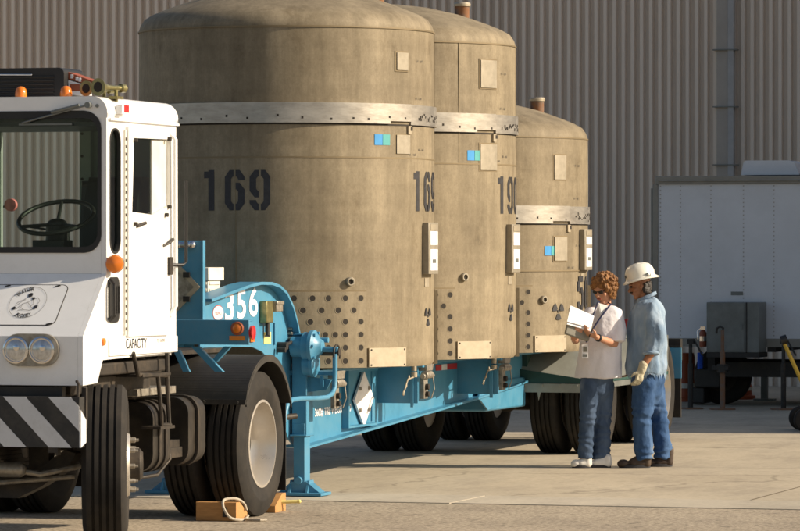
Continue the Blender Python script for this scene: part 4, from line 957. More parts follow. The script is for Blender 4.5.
# interior: wheel, column, seat, rear lamp
sc = Vector((Kb(-2.9, 56, 217.5)[0], -2.9, Kb(-2.9, 56, 217.5)[1])); tilt = R(26)
e1 = Vector((1, 0, 0)); e2 = Vector((0, math.cos(tilt), math.sin(tilt))); nrm = e1.cross(e2)
m_ = MB(); m_.tube([sc+e1*.25*math.cos(k*math.pi/24)+e2*.25*math.sin(k*math.pi/24) for k in range(48)], .0155, 10, closed=True)
for q_ in (100, 215, 325): m_.tube([sc-nrm*.05, sc+e1*.25*math.cos(R(q_))+e2*.25*math.sin(R(q_))], .012, 8)
m_.ell(sc-nrm*.05, (.07, .06, .04)); YT.part('steering_wheel', m_, 'rubber')
m_ = MB(); m_.cyl(sc-nrm*.05, sc-nrm*.15+Vector((0, 0, -.35)), .075, .10); m_.tube([sc-nrm*.1, sc-nrm*.1+Vector((-.22, -.02, .03))], .008, 6); m_.box(sc.x-.12, sc.x+.10, sc.y-.12, sc.y+.05, 1.5, sc.z-.15); YT.part('steering_column', m_, 'rubber', bevel=.01)
m_ = MB(); sx = Kb(-2.3, 94, 0)[0]-.04
m_.prism([(-2.62, 1.70), (-2.15, 1.66), (-2.05, 2.20), (-2.08, 2.40), (-2.16, 2.40), (-2.22, 1.84), (-2.62, 1.82)], 'a', sx-.10, sx+.36); m_.prism([(-2.48, 1.80), (-2.22, 1.78), (-2.14, 2.33), (-2.20, 2.42), (-2.34, 2.42), (-2.44, 2.25)], 'a', sx+.02, sx+.40); m_.box(sx, sx+.3, -2.5, -2.15, 1.28, 1.70); YT.part('driver_seat', m_, 'rubber', bevel=.05)
a_, z_ = Kb(CB+.02, 10, 205); m_ = MB(); m_.lathe([(.045, 0), (.043, .03), (.0001, .04)], (a_, CB+.05, z_), (0, -1, 0), 24); m_.cyl((a_, CB+.05, z_), (a_-.10, CB+.05, z_-.02), .008, mi=1); YT.part('rear_lamp', m_, ['redlamp', 'grime'])
# chassis
m_ = MB()
for a0_, a1_ in ((.36, .44), (-.44, -.36)): m_.box(a0_, a1_, -3.60, 1.2, .86, 1.10)
m_.box(-.36, .36, -3.3, -3.22, .9, 1.08); m_.box(-.36, .36, -1.5, -1.42, .9, 1.08); m_.box(-.36, .36, .3, .38, .9, 1.08)
YT.part('chassis_rail', m_, 'grime', bevel=.005)
m_ = MB(); b0, z0 = K(75, 368, .9); m_.box(.5, 1.06, -3.45, -2.0, 1.11, 1.19); m_.box(.445, .95, -3.50, -2.0, .985, 1.10); m_.cyl((.7, -3.3, 1.0), (.7, -2.1, 1.02), .03)
m_.box(.5, .9, -2.2, -1.95, .92, 1.2); m_.cyl((.62, -3.48, 1.04), (.62, -3.58, 1.04), .03, n=12)
YT.part('cab_subframe', m_, 'grime', bevel=.01)
m_ = MB(); p0 = TK.on_a(1.0, 138, 395); p1 = TK.on_a(1.0, 176, 390); m_.box(.72, 1.0, p0[0], p1[0], .945, .995); YT.part('step_plate', m_, 'galv', bevel=.004)
m_ = MB(); S = lambda px, py, a=1.12: (a, *TK.on_a(a, px, py))
m_.tube([S(133, 353), S(138, 375), S(168, 375.5)], .016, 8); m_.tube([S(167, 353), S(167.5, 390), S(169, 424)], .016, 8); m_.tube([S(158, 376), S(160, 400), S(161.5, 425), S(170, 425)], .016, 8); m_.box(1.0, 1.14, S(158, 0)[1], S(172, 0)[1], S(0+165, 426)[2]-.02, S(165, 426)[2]); m_.box(.95, 1.14, S(140, 0)[1], S(168, 0)[1], S(150, 375)[2]-.01, S(150, 375)[2]+.008)
YT.part('boarding_step', m_, 'grime')
# fuel tank and battery box
def rbox(mb, a0, a1, b0, b1, z0, z1, r, mi=0): mb.prism(rrect(a0, a1, z0, z1, r, 6), 'b', b0, b1, mi, True)
m_ = MB(); tb0 = TK.on_a(1.03, 153, 0)[0]; tb1 = TK.on_a(1.03, 170, 0)[0]; tb2 = TK.on_a(1.03, 187, 0)[0]; tb3 = TK.on_a(1.03, 204, 0)[0]; rbox(m_, .48, 1.03, tb0, tb1, .43, .90, .11); YT.part('fuel_tank', m_, 'tank', bevel=.02)
m_ = MB()
for b_ in (tb0+.1, tb1-.12): panel(m_, [rrect(.47, 1.042, .42, .912, .115), rrect(.485, 1.028, .435, .897, .11)], 'b', b_, b_+.05)
m_.cyl((.8, tb0+.2, .9), (.8, tb0+.2, .935), .045); YT.part('tank_strap', m_, 'grime')
m_ = MB(); rbox(m_, .50, 1.04, tb2, tb3, .44, .91, .11); YT.part('air_tank', m_, 'tank', bevel=.02)
m_ = MB(); panel(m_, [rrect(.49, 1.062, .43, .922, .115), rrect(.505, 1.048, .445, .907, .11)], 'b', tb2+.14, tb2+.19); YT.part('tank_strap', m_, 'grime')
m_ = MB(); m_.box(.5, .98, tb1+.01, tb2-.01, .52, .62); m_.box(.5, .7, tb1+.01, tb2-.01, .62, .88); m_.tube([(1.0, -1.9, .85), (1.02, -1.8, .5), (1.0, -2.0, .40), (.9, -2.3, .38)], .012, 8); m_.box(.98, 1.0, tb1+.01, tb2-.01, .50, .57); YT.part('battery_tray', m_, 'grime', bevel=.01)
# bumper with diagonal stripes, built as separate painted bands
BB = -3.80
bR, zT = Kb(BB, 79, 397.5); _, zB = Kb(BB, 79, 448)
m_ = MB(); hgt = zT-zB; BLft = -1.15
def clip(poly, x0, x1):
    def cut(pl_, side_, xv):
        out = []
        for i in range(len(pl_)):
            p, q_ = pl_[i], pl_[(i+1) % len(pl_)]; ip = (p[0] <= xv) if side_ else (p[0] >= xv); iq = (q_[0] <= xv) if side_ else (q_[0] >= xv)
            if ip: out.append(p)
            if ip != iq: t = (xv-p[0])/(q_[0]-p[0]); out.append((xv, p[1]+t*(q_[1]-p[1])))
        return out
    return cut(cut(poly, True, x1), False, x0)
cut_y = zT-.085
m_.box(BLft, bR, BB+.004, BB+.10, zB, zT-.0, 0)
ax_ = lambda px: Kb(BB, px, 420)[0]
wtop = ax_(48); per = ax_(48)-ax_(3); wid = ax_(70.5)-ax_(48); shift = ax_(70.5)-ax_(25.5+.3)
shift = ax_(71)-ax_(25)
for k in range(-1, 12):
    x0 = wtop-k*per; poly = [(x0, zT), (x0+wid, zT), (x0+wid+shift, zB), (x0+shift, zB)]
    poly = clip(poly, BLft, bR)
    if len(poly) > 2: m_.prism(poly, 'b', BB, BB+.003, 1)
m_.prism([(zB+.03, 0), ], 'z', 0, 0, 1) if False else m_.prism([(BB+.004, zB), (BB+.004, zT-.08), (BB+.10, zT-.15), (BB+.10, zB+.03)], 'a', bR+.0005, bR+.012, 1)
bu = YT.part('bumper', m_, ['bstripe', 'wstripe'])
m_ = MB(); m_.box(ax_(48), ax_(56), BB-.0, BB+.06, zB-.035, zB-.002); m_.box(ax_(56), ax_(57.5), BB, BB+.06, zB-.05, zB-.001); YT.part('bumper_bracket', m_, 'grime', bu); m_ = MB(); m_.cyl((ax_(23), BB+.02, zB-.0), (ax_(23), BB+.05, zB-.06), .02); YT.part('tow_pin', m_, 'grime', bu); m_ = MB(); m_.tube([(bR-.03, BB+.06, zT), (bR-.025, BB+.06, zT+.08), (bR-.05, BB+.09, zT+.1)], .01, 8)
m_.box(bR-.02, bR+.01, BB+.1, BB+.13, zT-.2, zT+.06)
YT.part('bumper_bracket', m_, 'grime', bu)
m_ = MB()
m_.tube([(-.4, BB+.18, 1.0), (.1, BB+.2, .99), (.5, BB+.22, 1.03), (.8, BB+.3, 1.06)], .02, 8); m_.tube([(-.4, BB+.25, .96), (.2, BB+.2, 1.0), (.6, BB+.3, 1.0)], .017, 8); m_.box(.40, .95, BB+.14, BB+.2, .90, 1.05)
YT.part('hose_bundle', m_, 'black')
# front axle and steering gear
m_ = MB()
m_.prism([(-.9, .46), (-.55, .30), (.45, .30), (.62, .38), (.80, .50), (.86, .60), (.78, .62), (.60, .50), (.42, .44), (-.5, .44), (-.8, .60)], 'b', -3.18, -3.04)
YT.part('front_axle', m_, 'grime', bevel=.015)
m_ = MB(); m_.cyl((-.2, -3.40, .50), (.35, -3.40, .50), .035); m_.cyl((.35, -3.4, .50), (.55, -3.40, .50), .05); m_.tube([(.5, -3.4, .5), (.68, -3.36, .47), (.9, -3.2, .52)], .02, 8); m_.tube([(-.5, -3.32, .40), (.4, -3.32, .41), (.86, -3.2, .45)], .018, 8); m_.ell((.55, -3.4, .5), .05); m_.box(.10, .2, -3.46, -3.40, .52, .62); m_.ell((.15, -3.44, .56), (.05, .04, .07))
YT.part('steering_link', m_, 'galv')
m_ = MB()
for k in range(5): m_.box(.36, .45, -3.6+k*.06, -2.6-k*.06, .62-k*.028, .645-k*.028); m_.box(-.45, -.36, -3.6+k*.06, -2.6-k*.06, .62-k*.028, .645-k*.028)
m_.box(.34, .47, -3.66, -3.58, .60, .88); m_.box(.52, .66, -3.15, -3.05, .42, .68); m_.box(-.2, .3, -3.5, -2.2, .62, .9); YT.part('leaf_spring', m_, 'grime')
add_wheel(YT, (1.19, -3.12, .525), .525, .29, 1, 'front', turn=R(19.0))
add_wheel(YT, (-1.19, -3.12, .525), .525, .29, -1, 'front', turn=R(19.0))
for f_ in (1, -1):
    add_wheel(YT, (1.10*f_, 0, .525), .525, .28, f_, 'deep'); add_wheel(YT, (.76*f_, 0, .525), .525, .28, f_, 'deep')
m_ = MB(); m_.cyl((-.9, 0, .525), (.9, 0, .525), .07); m_.ell((0, 0, .525), (.2, .22, .22)); m_.cyl((0, -1.5, .7), (0, -.1, .55), .05); YT.part('rear_axle', m_, 'grime')
# rear fenders: rolled sheet with a front apron, and mud flap
for f_ in (1, -1):
    m_ = MB(); pts = []; rr_ = .60
    a0_, a1_ = (.42, 1.135) if f_ > 0 else (-1.135, -.42)
    for k in range(17): q_ = R(196-k*11.6); pts.append((rr_*math.cos(q_), .545+rr_*math.sin(q_)*1.0))
    fr_ = [(-.57, .80)]
    th = .014; n_ = len(pts)
    pts = [p for p in pts if p[1] > .80 or p[0] > 0]
    ctrl = [Vector(p) for p in [(-.53, .76), (-.50, .845), (-.46, .93), (-.38, 1.02), (-.25, 1.10), (-.08, 1.15), (.10, 1.15), (.26, 1.10), (.39, 1.01), (.49, .89), (.545, .78), (.57, .70)]]
    pts = []
    for i in range(1, len(ctrl)-2):
        for k in range(5):
            t = k/5; p0_, p1_, p2_, p3_ = ctrl[i-1:i+3]; q_ = .5*((2*p1_)+(p2_-p0_)*t+(2*p0_-5*p1_+4*p2_-p3_)*t*t+(3*p1_-p0_-3*p2_+p3_)*t**3); pts.append(tuple(q_))
    for i in range(len(pts)-1):
        p, q_ = Vector(pts[i]), Vector(pts[i+1]); d = (q_-p).normalized(); nn = Vector((-d.y, d.x))*th
        m_.prism([tuple(p), tuple(q_), tuple(q_+nn), tuple(p+nn)], 'a', a0_, a1_, 0)
    e_ = a1_-.004 if f_ > 0 else a0_+.004
    for i in range(len(pts)-1):
        p, q_ = Vector(pts[i]), Vector(pts[i+1]); m_.prism([tuple(p*1.0), tuple(q_), tuple(q_-Vector((0, .035))), tuple(p-Vector((0, .035)))], 'a', e_-.006, e_+.006, 0)
    m_.box(a0_, a1_, -.52, -.48, .825, .862)
    for k in range(3): m_.cyl((a0_+.15+k*.25, -.52, .843), (a0_+.15+k*.25, -.535, .843), .014, n=8)
    YT.part('rear_fender', m_, 'fender')
    m_ = MB(); m_.box(a0_+.05, a1_-.05, .55, .562, .16, .80); YT.part('mudflap', m_, 'rubber')
m_ = MB(); m_.prism([(-.55, 1.10), (-.35, 1.17), (.35, 1.17), (.62, 1.10)], 'a', -.42, .42); YT.part('fifth_wheel', m_, 'grime')
m_ = MB(); m_.tube([(.2, -1.6, 1.1), (.3, -1.2, 1.35), (.35, -.9, 1.5), (.3, -.5, 1.45)], .018, 8); m_.tube([(.5, -1.5, 1.1), (.6, -1.1, 1.25), (.55, -.8, 1.32)], .016, 8); YT.part('air_line', m_, 'rubber')

# ================================================================== CHOCKS
def chock(b, label, rope):
    T = Thing('wheel_chock', label, 'wheel chock', TK, (1.0, b, 0), 'wooden chocks at the tractor rear wheel')
    m_ = MB(); s_ = 1 if b < 0 else -1
    x0 = b-.13*s_; x1 = b+.12*s_
    m_.prism([(x0, .002), (x1, .002), (x1, .05), (x0+.08*s_, .135), (x0, .135)], 'a', .80 if rope else .90, 1.10 if rope else 1.06, 0); T.part('block', m_, 'wood', bevel=.004)
    if rope:
        m_ = MB(); lp = [(1.115, b+.09, .03), (1.125, b+.02, .012), (1.12, b-.10, .012), (1.07, b-.17, .03), (1.02, b-.17, .10), (1.0, b-.10, .150), (1.06, b-.02, .155), (1.10, b+.04, .12), (1.115, b+.06, .07)]
        
        def smooth_path(p, n=5):
            p = [Vector(x) for x in p]; p = [p[0]]+p+[p[-1]]; out = []
            for i in range(1, len(p)-2):
                for k in range(n):
                    t = k/n; a, b_, c, d = p[i-1:i+3]; out.append(.5*((2*b_)+(c-a)*t+(2*a-5*b_+4*c-d)*t*t+(3*b_-a-3*c+d)*t**3))
            return out+[p[-1]]
        m_.tube(smooth_path(lp), .010, 8); m_.tube([(1.125, b-.02, .012), (1.20, b-.10, .012), (1.28, b-.12, .013), (1.31, b-.08, .013)], .010, 8); T.part('rope', m_, 'rope')
        m_ = MB(); m_.prism([(b-.132, .03), (b-.134, .03), (b-.134, .10), (b-.132, .10)], 'a', 1.0, 1.03); T.part('strap', m_, 'rubber')
    else:
        m_ = MB(); m_.tube([(1.0, b+.02, .07), (1.18, b+.08, .075)], .013, 8); m_.ell((1.18, b+.08, .075), .016); T.part('handle', m_, 'yellow_tag')
chock(-.50, 'wooden wheel chock with a rope loop, in front of the tractor rear wheel', True)
chock(.50, 'wooden wheel chock with a yellow handle, behind the tractor rear wheel', False)

# ================================================================== BOX TRAILER AND THE JACKS UNDER IT
BX = Frame(3.0, 51.9, 17)
XB = lambda px, py, b=0: BX.on_b(b, px, py)
BT = Thing('box_trailer', 'grey-white riveted box trailer parked in shade beside the corrugated wall', 'trailer', BX, (4, 1.1, 0))
aL = XB(656, 0)[0]; zT = XB(728, 176)[1]; zR = XB(728, 184)[1]; zL = XB(728, 338.5)[1]; zBt = XB(728, 347)[1]; L_ = 8.5
m_ = MB(); m_.box(aL+.03, aL+L_, .0, 2.3, zL, zR, 0)
for px in (660.5, 680.5, 711, 743.5, 774):
    a_ = XB(px, 0)[0]
    z = zL+.03
    while z < zR-.02: m_.box(a_-.007, a_+.007, -.004, .001, z, z+.013, 2); z += .051
z_ = XB(737, 293.5)[1]; m_.box(XB(731, 0)[0], XB(743, 0)[0], -.006, .001, z_-.022, z_+.022, 1)
BT.part('wall', m_, ['boxwall', 'cabinet', 'spout'])
m_ = MB(); m_.box(aL, aL+L_, -.03, 2.33, zR, zT); m_.box(aL+.04, aL+L_-.04, -.045, 2.34, zR+.03, zR+.05); BT.part('top_rail', m_, 'boxrail', bevel=.008)
m_ = MB(); m_.box(aL, aL+L_, -.02, 2.32, zBt, zL); BT.part('bottom_rail', m_, 'boxrail')
m_ = MB(); m_.box(aL-.04, aL+.028, -.02, 2.32, zL-.0, zR-.002); m_.box(aL-.07, aL-.042, .0, .06, zL, zR-.05); BT.part('corner_post', m_, 'boxrail', bevel=.01)
m_ = MB(); m_.box(XB(712, 0)[0], aL+L_, .35, .45, XB(750, 378)[1], XB(750, 363)[1]); m_.box(XB(712, 0)[0], aL+L_, 1.8, 1.9, XB(750, 378)[1], XB(750, 363)[1]); m_.box(XB(704, 0)[0], XB(712, 0)[0]-.01, .2, 2.0, .45, .74)
for k in range(12): m_.box(aL+.8+k*.6, aL+.9+k*.6, .0, 2.3, zBt-.06, zBt-.001)
BT.part('underframe', m_, 'black')
m_ = MB(); c0 = XB(745, 165, .6); a0_ = XB(741, 0, .5)[0]; a1_ = XB(790, 0, .5)[0]; zz0 = XB(760, 175, .5)[1]; zz1 = XB(760, 160.5, .5)[1]
m_.prism([(a0_, zz0), (a1_+.12, zz0), (a1_+.05, zz1-.02), (a1_-.03, zz1), (a0_+.05, zz1), (a0_+.03, zz1-.03)], 'b', .5, 1.4); BT.part('roof_unit', m_, 'boxwall', bevel=.02)
wb = 1.0
class _T: pass
for a_ in (XB(722, 0, .3)[0],):
    add_wheel(BT, (a_-.0+4.2, .3, .36), .36, .22, 1, 'deep')
# dolly wheel seen below the rail (its broad side faces the viewer)
m_ = MB(); a_ = XB(723, 390, .9)[0]; m_.lathe([(.06, -.11), (.28, -.11), (.34, -.09), (.36, -.06), (.36, .06), (.34, .09), (.28, .11), (.06, .11)], (a_, .9, .36), (0, 1, 0), 48, 0); m_.lathe([(.2, -.115), (.1, -.12), (.0001, -.12)], (a_, .9, .36), (0, 1, 0), 32, 1); BT.part('support_wheel', m_, ['tyre', 'grime'])
m_ = MB(); m_.box(XB(692, 0, .5)[0], XB(706, 0, .5)[0], .4, .8, .02, .22); m_.box(XB(696, 0, .5)[0], XB(722, 0, .5)[0], .4, .8, .22, .46); BT.part('coupler', m_, 'black', bevel=.02)
m_ = MB(); x0 = XB(700.5, 352, -.02); pts = []
for k in range(90): pts.append((x0[0]+.03*math.cos(k*.9), -.04+.03*math.sin(k*.9), x0[1]-.01-k*.0022-.0))
m_.tube(pts, .008, 6); BT.part('coiled_hose', m_, 'hose')
m_ = MB(); zz = XB(772, 378, 2.6)[1]; a_ = XB(772, 0, 2.6)[0]; m_.box(a_-.04, a_+.04, 2.1, 2.18, .0, .5); m_.box(a_-.13, a_+.13, 2.05, 2.25, .0, .03); BT.part('stabiliser_leg', m_, 'cabinet')
# cabinet
m_ = MB(); a0_, z0 = XB(706.5, 352.5, -.5); a1_, z1 = XB(746, 302.5, -.5); a2 = a1_+.17
m_.box(a0_, a1_+.16, -.5, -.06, z0, z1); T = Thing('utility_cabinet', 'grey steel cabinet mounted on the side of the box trailer above its frame', 'cabinet', BX, ((a0_+a1_)/2, -.28, z0))
T.part('body', m_, 'cabinet', bevel=.006); m_ = MB(); m_.box(a0_+.02, a1_-.02, -.507, -.5, z0+.02, z1-.02); m_.box(a1_-.06, a1_-.04, -.52, -.507, z0+.28, z0+.34, 0); T.part('door', m_, 'cabinet', bevel=.003)
m_ = MB(); m_.box(a1_, a1_+.012, -.515, -.06, z0, z1-.0); m_.box(a0_, a1_+.16, -.5, -.0, z0-.06, z0-.002, 0); T.part('bracket', m_, 'black')
# fire extinguisher
ea_, ez = XB(703, 335, -.2); T = Thing('fire_extinguisher', 'small red and chrome fire extinguisher hanging beside the grey cabinet', 'fire extinguisher', BX, (ea_, -.2, XB(703, 347, -.2)[1]))
z0 = XB(703, 347, -.2)[1]; m_ = MB(); m_.lathe([(.04, 0), (.045, .02), (.045, .17), (.03, .20), (.012, .21)], (ea_, -.2, z0), (0, 0, 1), 20, 0); m_.lathe([(.0465, .07), (.0465, .13)], (ea_, -.2, z0), (0, 0, 1), 20, 1); T.part('cylinder', m_, ['rustred', 'chrome'])
m_ = MB(); m_.box(ea_-.03, ea_+.03, -.215, -.185, z0+.212, z0+.25); m_.tube([(ea_-.03, -.2, z0+.23), (ea_-.07, -.21, z0+.19), (ea_-.06, -.21, z0+.09)], .008, 8); m_.box(ea_-.05, ea_+.02, -.155, -.02, z0+.05, z0+.09); T.part('valve', m_, 'chrome')
# stands
def jack(px, pytop, b, label, mats, kind):
    a_, zt = XB(px, pytop, b); T = Thing('jack_stand', label, 'jack stand', BX, (a_, b, 0), 'jack stands under the box trailer')
    m_ = MB(); m_.cyl((a_, b, .02), (a_, b, zt-.3), .032, n=14, mi=0); m_.cyl((a_, b, zt-.3), (a_, b, zt-.04), .022, n=12, mi=1); T.part('pole', m_, mats)
    m_ = MB(); m_.cyl((a_, b, .005), (a_, b, .021), .16, n=8); T.part('foot_plate', m_, 'rusty')
    m_ = MB()
    if kind == 'crank':
        m_.tube([(a_, b, zt-.05), (a_+.01, b, zt-.015), (a_-.03, b, zt+.005), (a_-.07, b, zt-.02), (a_-.075, b, zt-.08)], .014, 8); m_.cyl((a_, b, zt-.55), (a_, b, zt-.45), .07, n=12); m_.box(a_-.12, a_+.08, b-.06, b+.06, zt-.52, zt-.47)
    else:
        m_.box(a_-.035, a_+.045, b-.04, b+.04, zt-.06, zt); m_.tube([(a_-.02, b, zt-.02), (a_+.06, b-.02, zt-.03), (a_+.10, b-.03, zt-.10), (a_+.16, b-.03, zt-.20)], .012, 8)
    T.part('head', m_, 'black')
jack(690.5, 339, -.9, 'dark jack stand between the man and the grey cabinet', ['black', 'black'], 'bar')
jack(722.5, 327, -1.0, 'rusty and white crank jack stand in front of the grey cabinet', ['rusty', 'rusty'], 'crank')
jack(783.5, 339, -.8, 'dark jack stand crossed by the yellow bar', ['grime', 'black'], 'bar')
# orange barrels
def barrel(px, py, b, h, r, label):
    a_, _ = XB(px, py, b); T = Thing('traffic_drum', label, 'traffic drum', BX, (a_, b, 0), 'orange drums behind the box trailer')
    m_ = MB(); m_.lathe([(r*1.25, 0), (r*1.25, .05), (r, .06), (r*.96, h*.45), (r*.93, h*.46), (r*.9, h*.9), (r*.8, h), (.0001, h)], (a_, b, 0), (0, 0, 1), 32); T.part('body', m_, 'orange'); m_ = MB(); m_.lathe([(r*.985+.004, h*.28), (r*.97+.004, h*.38)], (a_, b, 0), (0, 0, 1), 32); T.part('stripe', m_, 'cream')
barrel(685, 388, 1.6, .62, .14, 'orange traffic drum standing left of the dark jack stand')
barrel(739, 388, 2.6, .42, .17, 'orange traffic drum half hidden under the middle of the box trailer')
# yellow bar dolly at the right edge
T = Thing('hand_dolly', 'two-wheeled dolly with a long yellow handle at the right edge', 'dolly', WO, (4.15, 44.4, 0))
m_ = MB(); yb = lambda px, py, Y: ((px-400)*Y/CAM_F, Y, CAM_H-(py-CAM_Y0)*Y/CAM_F)
m_.tube([yb(784, 343, 44.8), yb(800, 378, 44.7), yb(822, 425, 44.5)], .022, 10); T.part('handle', m_, 'yellow')
m_ = MB(); m_.cyl(yb(781, 341, 44.8), yb(787, 339, 44.8), .05); T.part('grip', m_, 'rubber')
for dx in (0, .55):
    m_ = MB(); c_ = Vector(yb(806, 420, 44.4)); c_.z = .13; m_.lathe([(.05, -.05), (.11, -.05), (.13, -.03), (.13, .03), (.11, .05), (.05, .05)], c_+Vector((0, dx, 0)), (0, 1, 0), 32); w_o = T.part('wheel', m_, 'tyre'); m_ = MB(); m_.cyl(c_+Vector((0, dx-.052, 0)), c_+Vector((0, dx+.052, 0)), .05); T.part('hub', m_, 'cabinet', w_o)
m_ = MB(); m_.box(c_.x-.02, c_.x+.5, 44.45, 44.9, .12, .18); T.part('frame', m_, 'yellow')

# ================================================================== PEOPLE
S_ = 112.9
def person(name_label, X, Yd):
    return Thing('person', name_label, 'person', WO, (X, Yd, 0), 'workers talking beside the trailer')
def hand(mb, wrist, d, palm_n, curl=.5, ln=.085, side=1, scale=1.):
    """palm box + 4 fingers + thumb; d = direction of the fingers, palm_n = palm normal"""
    d = Vector(d).normalized(); n_ = Vector(palm_n); n_ = (n_-d*n_.dot(d)).normalized(); s_ = d.cross(n_).normalized()*side; w = Vector(wrist)
    for k in range(4):
        o = s_*(-.027+.018*k)*scale; p0 = w+d*.01+o*.7; p1 = w+d*.085*scale+o; mb.cap(p0, .013*scale, p1, .0115*scale, 10)
        L1 = (.040, .046, .043, .034)[k]*scale; d1 = (d*math.cos(curl)+n_*math.sin(curl)); d2 = (d*math.cos(curl*2.1)+n_*math.sin(curl*2.1))
        p2 = p1+d1*L1; p3 = p2+d2*L1*.85; o2 = s_*(-.003+.002*k)
        mb.cap(p1, .0100*scale, p2+o2, .0090*scale, 8); mb.cap(p2+o2, .0090*scale, p3+o2, .0078*scale, 8)
    t0 = w+d*.025*scale+s_*.026*scale*-1; t1 = t0+(d*.6-s_*.7+n_*.35).normalized()*.042*scale; t2 = t1+(d*.85-s_*.1+n_*.5).normalized()*.032*scale
    mb.cap(t0, .0135*scale, t1, .0115*scale, 8); mb.cap(t1, .0115*scale, t2, .009*scale, 8)
def head(mb, c, f, h=.235):
    """skull, jaw, nose, ears; f = facing unit vector"""
    f = Vector(f).normalized(); up = Vector((0, 0, 1)); s_ = f.cross(up).normalized(); upp = s_.cross(f).normalized(); Rm = Matrix((s_, f, upp)).transposed()
    c = Vector(c); L = lambda x, y, z: c+s_*x+f*y+upp*z
    mb.ell(L(0, -.012, .028), (.075, .093, .088), 20, rot=Rm); mb.ell(L(0, .022, -.020), (.060, .066, .085), 18, rot=Rm); mb.ell(L(0, .050, -.088), (.030, .028, .024), 12, rot=Rm)
    mb.cap(L(0, .086, .010), .008, L(0, .106, -.024), .0135, 10); mb.ell(L(.012, .094, -.026), .008, 8, rot=Rm); mb.ell(L(-.012, .094, -.026), .008, 8, rot=Rm)
    mb.ell(L(0, .083, .030), (.055, .016, .012), 12, rot=Rm); mb.ell(L(0, .080, -.053), (.024, .015, .009), 10, rot=Rm)
    for x in (-1, 1): mb.ell(L(x*.078, -.005, -.008), (.011, .02, .032), 10, rot=Rm); mb.ell(L(x*.042, .058, -.018), (.022, .02, .02), 10, rot=Rm)
    return L, Rm
def wr(amp, sc, seed=0, st=(1, 1, 1)):
    return lambda p, n: amp*noise.noise(Vector((p.x*sc*st[0]+seed, p.y*sc*st[1], p.z*sc*st[2])))+amp*.5*noise.noise(Vector((p.x*sc*2.3+seed, p.y*sc*2.3*st[1], p.z*sc*2.1*st[2])))

# ---- man
MX, MY = (645-400)/S_, 37.2
T = person('man in white hard hat, denim shirt and work gloves, facing the woman', MX, MY); B = (MX, MY, 0)
m_px = lambda px, py, dy=0: Vector((MX+(px-645)/S_, MY+dy, (468-py)/S_))
body = MB(); hc = m_px(640, 286.5); f_ = Vector((-.93, -.12, -.20))
Lh, Rm = head(body, hc, f_)
body.cap(m_px(644.5, 291), .056, m_px(648, 303), .064); body.rings([(m_px(648, 375), .15, .17, 0), (m_px(648, 340), .13, .16, 0), (m_px(648, 312), .10, .15, 0), (m_px(648, 302), .07, .10, 0)])
sh = m_px(651, 311, -.19); el = m_px(655, 344, -.25); wrst = m_px(640.5, 367, -.27)
body.cap(sh, .045, el, .036); body.cap(el, .040, wrst, .027)
sh2 = m_px(644, 311, .19); el2 = m_px(650, 345, .25); wr2 = m_px(634, 364, .20)
body.cap(sh2, .045, el2, .036); body.cap(el2, .040, wr2, .027)
for hx, hy, px0, px1, px2 in ((0, -.095, 644, 642, 643.5), (0, .10, 655, 659, 662)):
    body.cap(m_px(px0, 382, hy), .085, m_px(px1, 418, hy), .058); body.cap(m_px(px1, 418, hy), .056, m_px(px2, 458, hy), .04)
hand(body, wr2, (-.3, -.1, -1), (-1, 0, .1), .5)
me = remeshed('body', body, .0065, 3, B); me.materials.append(M['skind']); bo = bpy.data.objects.new('body', me); C.objects.link(bo); bo.parent = T.o
def cloth(nm, mb, vox, sm, disp, mt, B=B, T=T):
    me = remeshed(nm, mb, vox, sm, B, disp); me.materials.append(M[mt]); o = bpy.data.objects.new(nm, me); C.objects.link(o); o.parent = T.o; return o
# work glove on the near hand
g_ = MB(); g_.cap(m_px(641.5, 364, -.27), .040, m_px(640, 370, -.27), .036); hand(g_, m_px(640, 369, -.27), (-.28, -.05, -1), (-.6, .8, 0), .55, side=1, scale=1.08); g_.ell(m_px(637.5, 374.5, -.27), (.036, .026, .05)); cloth('glove', g_, .0055, 2, wr(.003, 30), 'glove')
# jeans
j = MB()
j.rings([(m_px(646.5, 412), .05, .05, 0), (m_px(647, 395), .135, .16, 0), (m_px(648, 380), .150, .175, 0), (m_px(648, 366), .145, .165, 0)])
for hy, pts in ((-.095, ((644.5, 385, .112), (642, 405, .100), (641.5, 418, .088), (642, 435, .084), (643, 448, .088), (643.5, 459, .078))), (.10, ((653, 385, .110), (657, 405, .092), (659.5, 418, .080), (661.5, 435, .076), (663.5, 448, .086), (664, 459, .076)))):
    for i in range(len(pts)-1): j.cap(m_px(pts[i][0], pts[i][1], hy), pts[i][2], m_px(pts[i+1][0], pts[i+1][1], hy), pts[i+1][2]) if pts[i+1][1] < 455 else j.rings([(m_px(pts[i][0], pts[i][1]-2, hy), pts[i][2], pts[i][2], 0), (m_px(pts[i+1][0], pts[i+1][1], hy), pts[i+1][2], pts[i+1][2], 0)])
def jw(p, n):
    a = wr(.010, 9, 3, (1, 1, 1.2))(p, n)
    if p.z < .20: a += .012*math.sin(p.z*95+4*noise.noise(p*9))*(1-abs(p.z-.10)/.12 if abs(p.z-.10) < .12 else 0)
    if .38 < p.z < .55: a += .006*math.sin(p.z*80+5*noise.noise(p*7))
    return a
cloth('jeans', j, .011, 5, jw, 'jeans')
